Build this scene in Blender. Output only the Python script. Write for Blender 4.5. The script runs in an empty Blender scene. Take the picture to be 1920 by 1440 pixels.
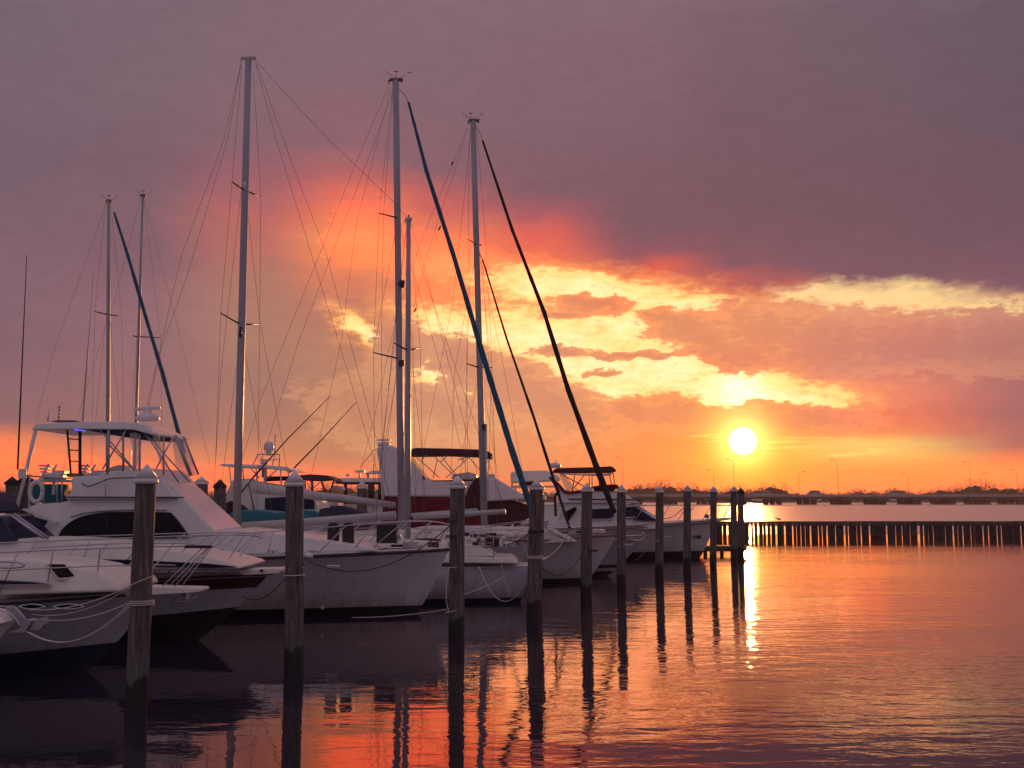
import bpy, math, random
from math import sin, cos, tan, pi, radians as R, atan2, asin, hypot, sqrt, exp
from mathutils import Vector, Matrix
random.seed(7)
scene = bpy.context.scene
col = scene.collection

# ---------------------------------------------------------------- camera
HC = 3.17                       # eye height above the water
PITCH = math.atan(215/2000)
cam_d = bpy.data.cameras.new("camera")
cam = bpy.data.objects.new("camera", cam_d); col.objects.link(cam)
cam_d.sensor_width = 36; cam_d.lens = 37.5
cam_d.clip_start = 0.1; cam_d.clip_end = 20000
cam.location = (0, 0, HC); cam.rotation_euler = (pi/2 + PITCH, 0, 0)
scene.camera = cam

def ray(px, py):
    """world direction of a pixel of the 1920x1440 photograph"""
    d, u = 2000.0, 720.0 - py
    return Vector((px-960.0, d*cos(PITCH)-u*sin(PITCH), d*sin(PITCH)+u*cos(PITCH)))
def K(px, py, Y):
    """survey point: the place Y metres out that the pixel sees"""
    r = ray(px, py); return Vector((Y*r.x/r.y, Y, HC+Y*r.z/r.y))
def azel(px, py):
    r = ray(px, py).normalized()
    return math.degrees(atan2(r.x, r.y)), math.degrees(asin(r.z))

def lin(c):
    return tuple(((v/255)/12.92 if v/255 <= .04045 else ((v/255+.055)/1.055)**2.4) for v in c)

# ---------------------------------------------------------------- sky
SUN_AZ, SUN_EL = azel(1393, 827)
class NT:
    def __init__(s, tree): s.t = tree; s.n = tree.nodes; s.l = tree.links
    def new(s, typ, **kw):
        nd = s.n.new(typ)
        for k, v in kw.items():
            if hasattr(nd, k): setattr(nd, k, v)
        return nd
    def put(s, sock, v):
        if isinstance(v, bpy.types.NodeSocket): s.l.new(v, sock)
        else: sock.default_value = v
    def math(s, op, a, b=None, c=None, clamp=False):
        nd = s.n.new('ShaderNodeMath'); nd.operation = op; nd.use_clamp = clamp
        s.put(nd.inputs[0], a)
        if b is not None: s.put(nd.inputs[1], b)
        if c is not None: s.put(nd.inputs[2], c)
        return nd.outputs[0]
    def mix(s, f, a, b, mode='MIX'):
        nd = s.n.new('ShaderNodeMix'); nd.data_type = 'RGBA'; nd.blend_type = mode
        s.put(nd.inputs['Factor'], f)
        for k, v in ((6, a), (7, b)):
            if isinstance(v, tuple) and len(v) == 3: v = (*v, 1)
            s.put(nd.inputs[k], v)
        return nd.outputs[2]
    def rng(s, v, a, b, c=0.0, d=1.0, smooth=False):
        nd = s.n.new('ShaderNodeMapRange'); nd.interpolation_type = 'SMOOTHSTEP' if smooth else 'LINEAR'
        s.put(nd.inputs[0], v)
        for i, x in enumerate((a, b, c, d)): nd.inputs[i+1].default_value = x
        return nd.outputs[0]
    def ramp(s, f, stops, interp='LINEAR'):
        nd = s.n.new('ShaderNodeValToRGB'); cr = nd.color_ramp; cr.interpolation = interp
        s.put(nd.inputs[0], f)
        cr.elements[0].position = stops[0][0]; cr.elements[0].color = (*stops[0][1], 1)
        cr.elements[1].position = stops[-1][0]; cr.elements[1].color = (*stops[-1][1], 1)
        for p, c in stops[1:-1]:
            e = cr.elements.new(p); e.color = (*c, 1)
        return nd.outputs[0]
    def noise(s, vec, scale, detail=4, rough=.5, dim='3D', dist=0.0):
        nd = s.n.new('ShaderNodeTexNoise'); nd.noise_dimensions = dim
        s.put(nd.inputs['Vector'], vec)
        nd.inputs['Scale'].default_value = scale; nd.inputs['Detail'].default_value = detail
        nd.inputs['Roughness'].default_value = rough; nd.inputs['Distortion'].default_value = dist
        return nd
    def mapping(s, vec, loc=(0,0,0), rot=(0,0,0), scale=(1,1,1), typ='POINT'):
        nd = s.n.new('ShaderNodeMapping'); nd.vector_type = typ
        s.put(nd.inputs['Vector'], vec)
        nd.inputs['Location'].default_value = loc; nd.inputs['Rotation'].default_value = rot
        nd.inputs['Scale'].default_value = scale
        return nd.outputs[0]

world = bpy.data.worlds.new("World"); scene.world = world; world.use_nodes = True
world.node_tree.nodes.clear()
w = NT(world.node_tree)
tc = w.new('ShaderNodeTexCoord')
sep = w.new('ShaderNodeSeparateXYZ'); w.l.new(tc.outputs['Generated'], sep.inputs[0])
el = w.math('MULTIPLY', w.math('ARCSINE', sep.outputs[2]), 180/pi)
az = w.math('MULTIPLY', w.math('ARCTAN2', sep.outputs[0], sep.outputs[1]), 180/pi)
comb = w.new('ShaderNodeCombineXYZ'); w.l.new(az, comb.inputs[0]); w.l.new(el, comb.inputs[1])
AE = comb.outputs[0]
# slow warp of the broad colour field
nz = w.noise(w.mapping(tc.outputs['Generated'], scale=(5, 5, 14)), 1.0, 4, .55)
wsep = w.new('ShaderNodeSeparateXYZ'); w.l.new(nz.outputs['Color'], wsep.inputs[0])
elw = w.math('ADD', el, w.math('MULTIPLY', w.math('SUBTRACT', wsep.outputs[0], .5), w.rng(el, 0, 9, .1, 4.0)))
azw = w.math('ADD', az, w.math('MULTIPLY', w.math('SUBTRACT', wsep.outputs[1], .5), 3.0))
COLS = [
 (-160, [(-400,(156,140,152)),(0,(141,128,150)),(500,(132,118,142)),(800,(124,110,134)),(935,(109,97,118))]),
 (-80, [(-400,(160,136,148)),(0,(124,104,122)),(500,(118,98,116)),(800,(138,106,112)),(935,(150,104,100))]),
 (0, [(-400,(168,140,150)),(0,(117,97,110)),(150,(120,97,109)),(300,(117,92,105)),(400,(121,94,106)),(480,(127,95,108)),(560,(131,97,108)),(640,(131,95,107)),(720,(138,99,107)),(796,(145,100,103)),(822,(238,128,86)),(870,(253,134,76)),(935,(235,110,66))]),
 (250, [(-400,(168,140,150)),(0,(123,99,111)),(150,(124,99,110)),(300,(121,92,105)),(400,(128,96,104)),(480,(128,92,105)),(560,(142,100,109)),(640,(145,103,109)),(720,(148,103,107)),(815,(151,104,105)),(842,(226,124,92)),(875,(252,134,82)),(935,(238,112,70))]),
 (480, [(-400,(168,140,150)),(0,(128,101,111)),(150,(129,101,110)),(260,(137,97,106)),(330,(156,95,104)),(400,(186,103,98)),(470,(186,108,99)),(540,(173,116,102)),(640,(172,121,104)),(720,(164,115,104)),(810,(173,116,100)),(852,(208,129,97)),(880,(248,132,88)),(935,(240,112,72))]),
 (650, [(-400,(168,140,150)),(0,(131,102,112)),(150,(131,100,110)),(270,(143,97,106)),(335,(196,100,96)),(390,(248,118,86)),(440,(255,149,89)),(480,(255,141,83)),(530,(223,125,93)),(590,(189,119,98)),(680,(185,127,101)),(760,(189,131,101)),(862,(198,129,95)),(890,(248,128,86)),(935,(240,114,74))]),
 (820, [(-400,(168,140,150)),(0,(131,102,112)),(200,(129,98,108)),(300,(139,94,104)),(370,(200,98,94)),(425,(253,130,84)),(480,(255,156,94)),(545,(250,134,82)),(590,(246,140,92)),(640,(206,136,112)),(720,(210,144,114)),(800,(216,152,114)),(870,(226,140,100)),(905,(246,124,84)),(935,(240,114,74))]),
 (1000,[(-400,(168,140,150)),(0,(132,102,112)),(200,(127,95,106)),(340,(127,88,100)),(400,(166,88,98)),(440,(228,98,84)),(500,(252,124,78)),(560,(248,150,92)),(630,(232,150,104)),(760,(224,146,106)),(850,(232,142,98)),(935,(240,122,76))]),
 (1200,[(-400,(168,140,150)),(0,(131,101,111)),(200,(125,92,104)),(400,(119,82,94)),(465,(146,80,94)),(505,(226,92,76)),(545,(248,118,72)),(600,(244,148,92)),(700,(236,146,96)),(780,(246,140,82)),(850,(248,140,80)),(935,(244,128,70))]),
 (1400,[(-400,(168,140,150)),(0,(121,94,105)),(200,(117,87,99)),(400,(115,80,92)),(505,(128,79,94)),(545,(206,92,82)),(575,(240,148,98)),(630,(240,140,96)),(690,(238,122,88)),(740,(248,138,80)),(790,(250,150,70)),(860,(253,172,60)),(935,(248,146,58))]),
 (1620,[(-400,(168,140,150)),(0,(114,91,103)),(200,(112,86,99)),(400,(112,79,92)),(505,(120,79,96)),(528,(160,96,98)),(560,(222,140,108)),(620,(212,122,110)),(680,(198,112,108)),(730,(236,132,104)),(785,(242,114,88)),(812,(244,128,84)),(830,(248,196,110)),(850,(250,190,98)),(880,(250,152,76)),(935,(248,134,70))]),
 (1920,[(-400,(168,140,150)),(0,(104,85,99)),(200,(105,82,96)),(400,(109,78,92)),(535,(124,81,98)),(556,(186,122,106)),(600,(182,118,112)),(650,(166,102,108)),(700,(170,102,106)),(775,(162,96,102)),(832,(180,98,98)),(850,(236,118,84)),(880,(250,148,80)),(935,(248,126,72))]),
 (2600,[(-400,(160,136,148)),(0,(98,82,106)),(500,(108,82,102)),(800,(128,88,100)),(880,(196,108,88)),(935,(196,104,80))]),
 (3800,[(-400,(152,138,152)),(0,(135,122,144)),(500,(128,114,136)),(800,(120,104,126)),(935,(107,93,110))]),
]
def colaz(px):
    if px == -160: return -110
    if px == -80: return -45
    if px == 2600: return 45
    if px == 3800: return 110
    return azel(px, 620)[0]
base = None
last = None
for px, st in COLS:
    a = colaz(px)
    stops = []
    for py, c in reversed(st):
        e = azel(min(max(px, 0), 1920), py)[1]
        stops.append((min(max((e+2)/50, 0), 1), lin(c)))
    c_ = w.ramp(w.rng(elw, -2, 48), stops)
    if base is None: base = c_
    else: base = w.mix(w.rng(azw, last, a, smooth=True), base, c_)
    last = a

DEG = 0.0283
def field(ells, vec):
    """union of soft ellipses laid out in azimuth/elevation degrees"""
    out = None
    for (px, py, rx, ry, rot) in ells:
        a, e = azel(px, py)
        v = w.mapping(vec, (a, e, 0), (0, 0, R(rot)), (rx*DEG, ry*DEG, 1), 'TEXTURE')
        ln = w.new('ShaderNodeVectorMath', operation='LENGTH'); w.l.new(v, ln.inputs[0])
        f = w.math('SUBTRACT', 1.0, ln.outputs['Value'])
        out = f if out is None else w.math('SMOOTH_MAX', out, f, .18)
    return out
cl = w.noise(w.mapping(AE, scale=(.55, 1.25, 1)), 1.0, 9, .62)          # billows, broad
cl2 = w.noise(w.mapping(AE, loc=(7, 3, 2), scale=(1.5, 3.3, 1)), 1.0, 6, .54, dist=.3)
cln = w.math('SUBTRACT', cl.outputs[0], .5); cln2 = w.math('SUBTRACT', cl2.outputs[0], .5)
wv = w.new('ShaderNodeVectorMath', operation='MULTIPLY_ADD')
w.l.new(cl.outputs['Color'], wv.inputs[0]); wv.inputs[1].default_value = (2.6, 1.5, 0)
sub = w.new('ShaderNodeVectorMath', operation='ADD'); w.l.new(AE, sub.inputs[0]); sub.inputs[1].default_value = (-1.3, -.75, 0)
w.l.new(sub.outputs[0], wv.inputs[2]); AEW = wv.outputs[0]

# gaps in the cloud deck where the low gold sky shows
gold = [(880,618,130,30,-10),(1030,640,190,56,-8),(1120,690,190,52,-8),(1250,690,180,70,-6),(1370,730,160,50,-6),(1130,735,120,30,0),
        (1090,545,200,34,-6),(1300,578,190,24,-7),(1200,610,160,40,0),(700,636,70,20,-35),(790,695,100,24,-26),(850,728,90,16,-20),(1470,745,120,26,-4),(960,700,60,12,0)]
g = field(gold, AEW)
g = w.math('ADD', g, w.math('MULTIPLY', cln, .9))
g = w.math('ADD', g, w.math('MULTIPLY', cln2, .9))
halo = w.rng(g, -1.0, .0, smooth=True)
gm = w.rng(g, -.38, .12, smooth=True)
gcol = w.ramp(w.rng(g, -.30, .9), [(0, lin((250,160,96))), (.16, lin((252,190,112))), (.34, lin((255,220,134))), (.55, lin((255,236,150))), (1, lin((255,250,184)))])
# far patch of pale cream on the right, softer
p = field([(1650,562,180,34,-4),(1810,582,190,18,-2),(1500,556,90,16,12)], AEW)
p = w.math('ADD', p, w.math('MULTIPLY', cln, .8)); p = w.math('ADD', p, w.math('MULTIPLY', cln2, .5))
pm = w.rng(p, -.42, .62, smooth=True)
sky1 = w.mix(w.math('MULTIPLY', pm, .9), base, lin((255,220,150)))
sky1 = w.mix(w.math('MULTIPLY', halo, .55), sky1, lin((252,164,98)))
ws = w.noise(w.mapping(AEW, loc=(3, 9, 0), scale=(.8, 4.2, 1)), 1.0, 6, .6, dist=.5)
gcol = w.mix(w.math('MULTIPLY', w.rng(ws.outputs[0], .50, .68, smooth=True), .38), gcol, lin((250,176,104)))
sky1 = w.mix(gm, sky1, gcol)
# cumulus standing in front of the gaps, rim lit
lump = [(1110,570,84,22,-3),(1060,590,60,12,0),(1290,616,100,38,-10),(1430,622,140,58,-6),(1545,640,130,66,-4),(1250,596,60,20,-5),(1390,662,80,40,-4),
        (1050,660,60,8,0),(1190,666,120,9,0),(870,685,80,56,-34),(960,725,130,62,-20),(1050,765,140,56,-16),(700,770,130,70,-10),(750,650,60,60,-40),(830,770,120,50,-14),
        (1190,775,64,32,-10),(1270,778,80,38,-6),(1480,784,170,28,-3),(1130,700,34,9,0),(1720,640,220,58,-2),(1880,640,160,60,0),(1330,640,60,40,-10)]
c = field(lump, AEW)
c = w.math('ADD', c, w.math('MULTIPLY', cln, .8)); c = w.math('ADD', c, w.math('MULTIPLY', cln2, .9))
cm = w.rng(c, -.16, .10, smooth=True)
body = w.rng(w.math('ADD', c, w.math('MULTIPLY', cln2, .9)), .1, .7, smooth=True)
lumpcol = w.mix(w.math('MULTIPLY', body, .55), w.mix(.25, base, lin((250,176,120))), w.mix(.6, base, lin((176,104,100))))
rim = w.rng(c, -.04, .10, 1.0, 0.0, smooth=True)
lumpcol = w.mix(w.math('MULTIPLY', w.math('MULTIPLY', rim, .55), gm), lumpcol, lin((255,206,128)))
sky2 = w.mix(cm, sky1, lumpcol)
# soft texture in the whole deck
tex = w.rng(w.math('ADD', w.math('MULTIPLY', cln, .6), w.math('MULTIPLY', cln2, .4)), -.3, .3, .90, 1.10)
sky2 = w.mix(1.0, sky2, w.new('ShaderNodeCombineXYZ').outputs[0], 'MULTIPLY') if False else sky2
tn = w.new('ShaderNodeVectorMath', operation='SCALE'); w.l.new(sky2, tn.inputs[0]); w.l.new(tex, tn.inputs['Scale'])
sky3 = tn.outputs[0]
# the brightest reds run past what the eye or a sensor can hold
sx = w.new('ShaderNodeSeparateXYZ'); w.l.new(sky3, sx.inputs[0])
r2 = w.math('ADD', sx.outputs[0], w.math('MULTIPLY', w.math('MAXIMUM', w.math('SUBTRACT', sx.outputs[0], .86), 0.0), 9.0))
cx_ = w.new('ShaderNodeCombineXYZ'); w.l.new(r2, cx_.inputs[0]); w.l.new(sx.outputs[1], cx_.inputs[1]); w.l.new(sx.outputs[2], cx_.inputs[2])
sky3 = cx_.outputs[0]
# thin gold streaks low beside the sun
st = w.noise(w.mapping(AE, loc=(1, 4, 0), scale=(.35, 5.5, 1)), 1.0, 6, .6, dist=.6)
sf = field([(1540,838,190,22,-3),(1330,822,60,12,8)], AEW)
sm = w.math('MULTIPLY', w.rng(sf, 0, .5, smooth=True), w.rng(st.outputs[0], .48, .62, smooth=True))
sky3 = w.mix(w.math('MULTIPLY', sm, .55), sky3, lin((255,226,120)))
# sun: disc and the lit air around it
sv = Vector((sin(R(SUN_AZ))*cos(R(SUN_EL)), cos(R(SUN_AZ))*cos(R(SUN_EL)), sin(R(SUN_EL))))
dot = w.new('ShaderNodeVectorMath', operation='DOT_PRODUCT'); w.l.new(tc.outputs['Generated'], dot.inputs[0]); dot.inputs[1].default_value = sv
ang = w.math('MULTIPLY', w.math('ARCCOSINE', w.math('MINIMUM', dot.outputs['Value'], .9999999)), 180/pi)
def glow(k, c, s):
    f = w.math('MULTIPLY', w.math('EXPONENT', w.math('MULTIPLY', w.math('POWER', w.math('DIVIDE', ang, k), 1.6), -1.0)), s)
    n_ = w.new('ShaderNodeVectorMath', operation='SCALE'); n_.inputs[0].default_value = c; w.l.new(f, n_.inputs['Scale']); return n_.outputs[0]
def add(a, b):
    n_ = w.new('ShaderNodeVectorMath', operation='ADD'); w.l.new(a, n_.inputs[0]); w.l.new(b, n_.inputs[1]); return n_.outputs[0]
sky3 = add(sky3, glow(1.45, (1, .62, .02), .75))
sky3 = add(sky3, glow(1.0, (1, .9, .30), 1.3))
sky3 = add(sky3, glow(2.6, (1, .34, .01), .09))
# a second bright spot where the deck is thin above the sun
dv = Vector(ray(1388, 738)).normalized()
dot2 = w.new('ShaderNodeVectorMath', operation='DOT_PRODUCT'); w.l.new(tc.outputs['Generated'], dot2.inputs[0]); dot2.inputs[1].default_value = dv
a2 = w.math('MULTIPLY', w.math('ARCCOSINE', w.math('MINIMUM', dot2.outputs['Value'], .9999999)), 180/pi)
f2 = w.math('MULTIPLY', w.math('MULTIPLY', w.rng(w.math('ADD', a2, w.math('MULTIPLY', cln2, 3.5)), -.2, 2.2, 1, 0, True), .75), w.math('MULTIPLY', gm, w.math('SUBTRACT', 1, w.math('MULTIPLY', cm, .9))))
n2 = w.new('ShaderNodeVectorMath', operation='SCALE'); n2.inputs[0].default_value = (1, .95, .6); w.l.new(f2, n2.inputs['Scale'])
sky3 = add(sky3, n2.outputs[0])
disc = w.rng(ang, .28, .80, 1, 0, True)
dn = w.new('ShaderNodeVectorMath', operation='SCALE'); dn.inputs[0].default_value = (1, .72, .26); w.l.new(w.math('MULTIPLY', disc, 20.0), dn.inputs['Scale'])
sky3 = add(sky3, dn.outputs[0])
bg1 = w.new('ShaderNodeBackground'); w.l.new(sky3, bg1.inputs[0]); bg1.inputs[1].default_value = 1.0
nish = w.new('ShaderNodeTexSky', sky_type='NISHITA', sun_disc=False)
nish.sun_elevation = R(SUN_EL); nish.sun_rotation = R(SUN_AZ)
bg2 = w.new('ShaderNodeBackground'); w.l.new(nish.outputs[0], bg2.inputs[0]); bg2.inputs[1].default_value = 0.003
adds = w.new('ShaderNodeAddShader'); w.l.new(bg1.outputs[0], adds.inputs[0]); w.l.new(bg2.outputs[0], adds.inputs[1])
wo = w.new('ShaderNodeOutputWorld'); w.l.new(adds.outputs[0], wo.inputs[0])

# ---------------------------------------------------------------- sun
sd = bpy.data.lights.new("sun", 'SUN'); sd.energy = 3.5; sd.angle = R(0.6); sd.color = (1, .42, .12)
so = bpy.data.objects.new("sun", sd); col.objects.link(so)
so.rotation_euler = (-sv).to_track_quat('-Z', 'Y').to_euler()
scene.view_settings.view_transform = 'Standard'; scene.view_settings.look = 'None'
scene.view_settings.exposure = 0; scene.view_settings.gamma = 1
# ---------------------------------------------------------------- materials
MATS = {}
def mat(name, c, rough=.5, metal=0.0, spec=.5, var=.0, vscale=3.0, bump=0.0, bscale=20.0, vstretch=(1,1,1), coat=0.0, alpha=1.0, trans=0.0, dirt=None):
    if name in MATS: return MATS[name]
    m = bpy.data.materials.new(name); m.use_nodes = True
    t = NT(m.node_tree); b = t.n['Principled BSDF']
    b.inputs['Roughness'].default_value = rough; b.inputs['Metallic'].default_value = metal
    b.inputs['Specular IOR Level'].default_value = spec; b.inputs['Coat Weight'].default_value = coat
    b.inputs['Alpha'].default_value = alpha; b.inputs['Transmission Weight'].default_value = trans
    geo = t.new('ShaderNodeNewGeometry'); vec = t.mapping(geo.outputs['Position'], scale=vstretch)
    n1 = t.noise(vec, vscale, 6, .6)
    f = t.rng(n1.outputs[0], .3, .7)
    cc = t.mix(f, tuple(min(1, x*(1-var)) for x in c), tuple(min(1, x*(1+var)) for x in c))
    if dirt:
        n2 = t.noise(t.mapping(geo.outputs['Position'], scale=(2, 2, .5)), 2.0, 7, .65)
        cc = t.mix(t.math('MULTIPLY', t.rng(n2.outputs[0], .45, .8), dirt[1]), cc, dirt[0])
    if name.startswith('hull paint'):                     # tea coloured stain and scuffs along the waterline
        spz = t.new('ShaderNodeSeparateXYZ'); t.l.new(geo.outputs['Position'], spz.inputs[0])
        n4 = t.noise(t.mapping(geo.outputs['Position'], scale=(3, 3, .35)), 2.2, 6, .65)
        zz = t.math('ADD', spz.outputs[2], t.math('MULTIPLY', t.math('SUBTRACT', n4.outputs[0], .5), 1.1))
        cc = t.mix(t.rng(zz, .05, .75, .55, 0, True), cc, (.17,.13,.10))
        n5 = t.noise(t.mapping(geo.outputs['Position'], scale=(9, 9, .5)), 1.6, 5, .6)
        cc = t.mix(t.rng(n5.outputs[0], .60, .72, 0, .35), cc, (.20,.16,.15))
    t.put(b.inputs['Base Color'], cc)
    rr = t.rng(n1.outputs[0], .3, .7, max(.02, rough*.8), min(1, rough*1.2)); t.put(b.inputs['Roughness'], rr)
    if bump:
        n3 = t.noise(vec, bscale, 5, .6); bp = t.new('ShaderNodeBump')
        bp.inputs['Strength'].default_value = bump; bp.inputs['Distance'].default_value = .02
        t.l.new(n3.outputs[0], bp.inputs['Height']); t.l.new(bp.outputs[0], b.inputs['Normal'])
    MATS[name] = m; return m
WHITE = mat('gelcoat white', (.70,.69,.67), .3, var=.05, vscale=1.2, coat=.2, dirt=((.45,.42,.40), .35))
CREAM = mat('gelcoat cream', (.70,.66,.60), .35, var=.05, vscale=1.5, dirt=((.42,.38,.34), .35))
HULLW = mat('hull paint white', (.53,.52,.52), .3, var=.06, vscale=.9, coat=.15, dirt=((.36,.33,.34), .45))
HULLG = mat('hull paint pale grey', (.37,.37,.41), .3, var=.06, vscale=.9, coat=.15, dirt=((.3,.28,.3), .4))
ANTIF = mat('antifouling black', (.012,.01,.014), .5, var=.3, vscale=4)
NAVYB = mat('bottom paint navy', (.008,.013,.035), .5, var=.3, vscale=4)
MAROON = mat('stripe maroon', (.05,.012,.02), .4, var=.2)
GLASS = mat('dark glass', (.006,.005,.008), .10, spec=.12)
BLUEGL = mat('tinted blue glass', (.014,.02,.05), .12, spec=.25)
CLEARV = mat('clear vinyl', (.75,.72,.72), .25, alpha=.22)
RUB = mat('black rubber trim', (.02,.018,.02), .5)
ALU = mat('mast aluminium', (.34,.335,.37), .45, metal=.2, var=.08, vscale=2, vstretch=(1,1,.2))
STEEL = mat('polished steel', (.50,.47,.50), .3, metal=.8)
RIG = mat('rigging wire', (.14,.10,.11), .5, metal=.3)
CANVN = mat('canvas navy', (.03,.03,.06), .85, var=.15, bump=.3, bscale=8)
CANVM = mat('canvas maroon', (.13,.005,.014), .85, var=.2, bump=.4, bscale=6)
CANVB = mat('canvas dark maroon', (.05,.008,.014), .85, var=.2, bump=.4, bscale=6)
CANVW = mat('canvas white', (.66,.60,.60), .85, var=.06, bump=.5, bscale=3)
TEAL = mat('canvas teal', (.008,.13,.17), .8, var=.2, bump=.5, bscale=5)
TEALS = mat('sail cover teal', (.012,.10,.17), .8, var=.25, vscale=8, bump=.5, bscale=12)
BOOM = mat('boom aluminium painted', (.44,.42,.42), .45, var=.1)
BLACKS = mat('sail cover black', (.018,.012,.016), .8, var=.25, vscale=8, bump=.5, bscale=12)
ROPEW = mat('rope white', (.55,.50,.48), .9, var=.2, vscale=40)
ROPED = mat('rope dark', (.05,.035,.035), .9, var=.2, vscale=40)
CAPW = mat('piling cap white', (.72,.70,.70), .45, var=.08, vscale=5, dirt=((.35,.32,.30), .5))
CAPD = mat('piling cap dark', (.02,.016,.018), .6, var=.2)
TEAK = mat('teak', (.22,.12,.07), .6, var=.3, vscale=12)
CONC = mat('bridge concrete', (.26,.22,.22), .85, var=.15, vscale=.2, bump=.3)
DARKW = mat('old timber', (.07,.05,.045), .9, var=.4, vscale=3, vstretch=(1,1,.15), bump=.5)
PLAST = mat('instrument plastic', (.03,.03,.035), .4)
HEAD = mat('cream moulding', (.68,.64,.62), .4, var=.04)
BLUEP = mat('blue plastic', (.02,.06,.3), .4)

def piling_mat():
    m = bpy.data.materials.new('piling timber'); m.use_nodes = True; t = NT(m.node_tree); b = t.n['Principled BSDF']
    geo = t.new('ShaderNodeNewGeometry')
    g1 = t.noise(t.mapping(geo.outputs['Position'], scale=(14, 14, 1.1)), 1.6, 8, .65)
    g2 = t.noise(t.mapping(geo.outputs['Position'], scale=(3, 3, 1.2)), 1.3, 5, .6)
    g3 = t.noise(t.mapping(geo.outputs['Position'], scale=(40, 40, 1.0)), 1.5, 4, .7)
    c = t.ramp(g1.outputs[0], [(.28, (.03,.024,.024)), (.5, (.12,.098,.09)), (.72, (.27,.225,.21))])
    c = t.mix(t.rng(g3.outputs[0], .54, .64, 0, .8), c, (.02,.014,.014))
    c = t.mix(t.rng(g2.outputs[0], .5, .75, 0, .6), c, (.10,.12,.085))
    sp = t.new('ShaderNodeSeparateXYZ'); t.l.new(geo.outputs['Position'], sp.inputs[0])
    z = t.math('ADD', sp.outputs[2], t.math('MULTIPLY', t.math('SUBTRACT', g2.outputs[0], .5), .8))
    c = t.mix(t.rng(z, .56, .80, .75, 0, True), c, (.09,.115,.085))      # green slime line
    wet = t.rng(z, .46, .52, 1, 0, True)                                 # tide line
    c = t.mix(wet, c, (.012,.008,.008))
    t.put(b.inputs['Base Color'], c); t.put(b.inputs['Roughness'], t.rng(wet, 0, 1, .9, .5))
    bp = t.new('ShaderNodeBump'); bp.inputs['Strength'].default_value = .8; bp.inputs['Distance'].default_value = .03
    t.l.new(g1.outputs[0], bp.inputs['Height']); t.l.new(bp.outputs[0], b.inputs['Normal'])
    return m
PILE = piling_mat()

def water_mat():
    m = bpy.data.materials.new('water'); m.use_nodes = True; t = NT(m.node_tree); t.n.clear()
    geo = t.new('ShaderNodeNewGeometry'); P = geo.outputs['Position']
    sp = t.new('ShaderNodeSeparateXYZ'); t.l.new(P, sp.inputs[0])
    # crests are longer across the wind than along it
    big = t.noise(t.mapping(P, rot=(0,0,R(7)), scale=(.34, .95, 1)), 1.0, 3, .5, dist=.5)
    a = t.noise(t.mapping(P, rot=(0,0,R(-9)), scale=(1.3, 3.0, 1)), 1.0, 3, .5, dist=.4)
    b2 = t.noise(t.mapping(P, rot=(0,0,R(12)), scale=(4.0, 8.5, 1)), 1.0, 3, .5, dist=.3)
    c2 = t.noise(t.mapping(P, rot=(0,0,R(5)), scale=(.10, .26, 1)), 1.0, 2, .5)
    patch = t.noise(t.mapping(P, rot=(0,0,R(10)), scale=(.05, .17, 1)), 1.0, 3, .55)   # cat's paws and slicks
    lee = t.rng(t.math('SUBTRACT', sp.outputs[0], t.math('MULTIPLY', sp.outputs[1], .02)), -7, 4, .42, 1.0, True)
    lee = t.math('MULTIPLY', lee, t.rng(t.math('SUBTRACT', sp.outputs[0], t.math('MULTIPLY', sp.outputs[1], .28)), 0, 8, 1.0, 1.7, True))
    amp = t.math('MULTIPLY', t.rng(patch.outputs[0], .38, .62, .6, 1.35, True), lee)
    amp = t.math('MULTIPLY', amp, t.rng(sp.outputs[1], 62, 80, 1.0, .25, True))                 # calm under the breakwater
    amp = t.math('ADD', amp, t.rng(sp.outputs[1], 93, 98, 0, 3.0))
    h = t.math('ADD', t.math('MULTIPLY', big.outputs[0], .012), t.math('MULTIPLY', a.outputs[0], .0085))
    h = t.math('ADD', h, t.math('MULTIPLY', b2.outputs[0], .0016))
    h = t.math('MULTIPLY', h, amp)
    h = t.math('ADD', h, t.math('MULTIPLY', c2.outputs[0], .010))
    bp = t.new('ShaderNodeBump'); bp.inputs['Strength'].default_value = 1.0; bp.inputs['Distance'].default_value = 1.0
    t.l.new(h, bp.inputs['Height'])
    fr = t.new('ShaderNodeFresnel'); fr.inputs['IOR'].default_value = 1.68; t.l.new(bp.outputs[0], fr.inputs['Normal'])
    gl = t.new('ShaderNodeBsdfGlossy'); gl.inputs['Color'].default_value = (1, .84, .78, 1); t.l.new(bp.outputs[0], gl.inputs['Normal'])
    t.put(gl.inputs['Roughness'], t.math('ADD', t.math('ADD', t.rng(sp.outputs[1], 20, 92, .02, .045), t.rng(sp.outputs[1], 94, 97, 0, .27)), t.math('MULTIPLY', t.rng(t.math('SUBTRACT', sp.outputs[0], t.math('MULTIPLY', sp.outputs[1], .24)), 0, 10, 0, .12, True), t.rng(sp.outputs[1], 50, 74, 1, .15, True))))
    df = t.new('ShaderNodeBsdfDiffuse'); df.inputs['Color'].default_value = (.020, .018, .034, 1); t.l.new(bp.outputs[0], df.inputs['Normal'])
    mx = t.new('ShaderNodeMixShader'); t.l.new(fr.outputs[0], mx.inputs[0]); t.l.new(df.outputs[0], mx.inputs[1]); t.l.new(gl.outputs[0], mx.inputs[2])
    o = t.new('ShaderNodeOutputMaterial'); t.l.new(mx.outputs[0], o.inputs['Surface'])
    return m

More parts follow.
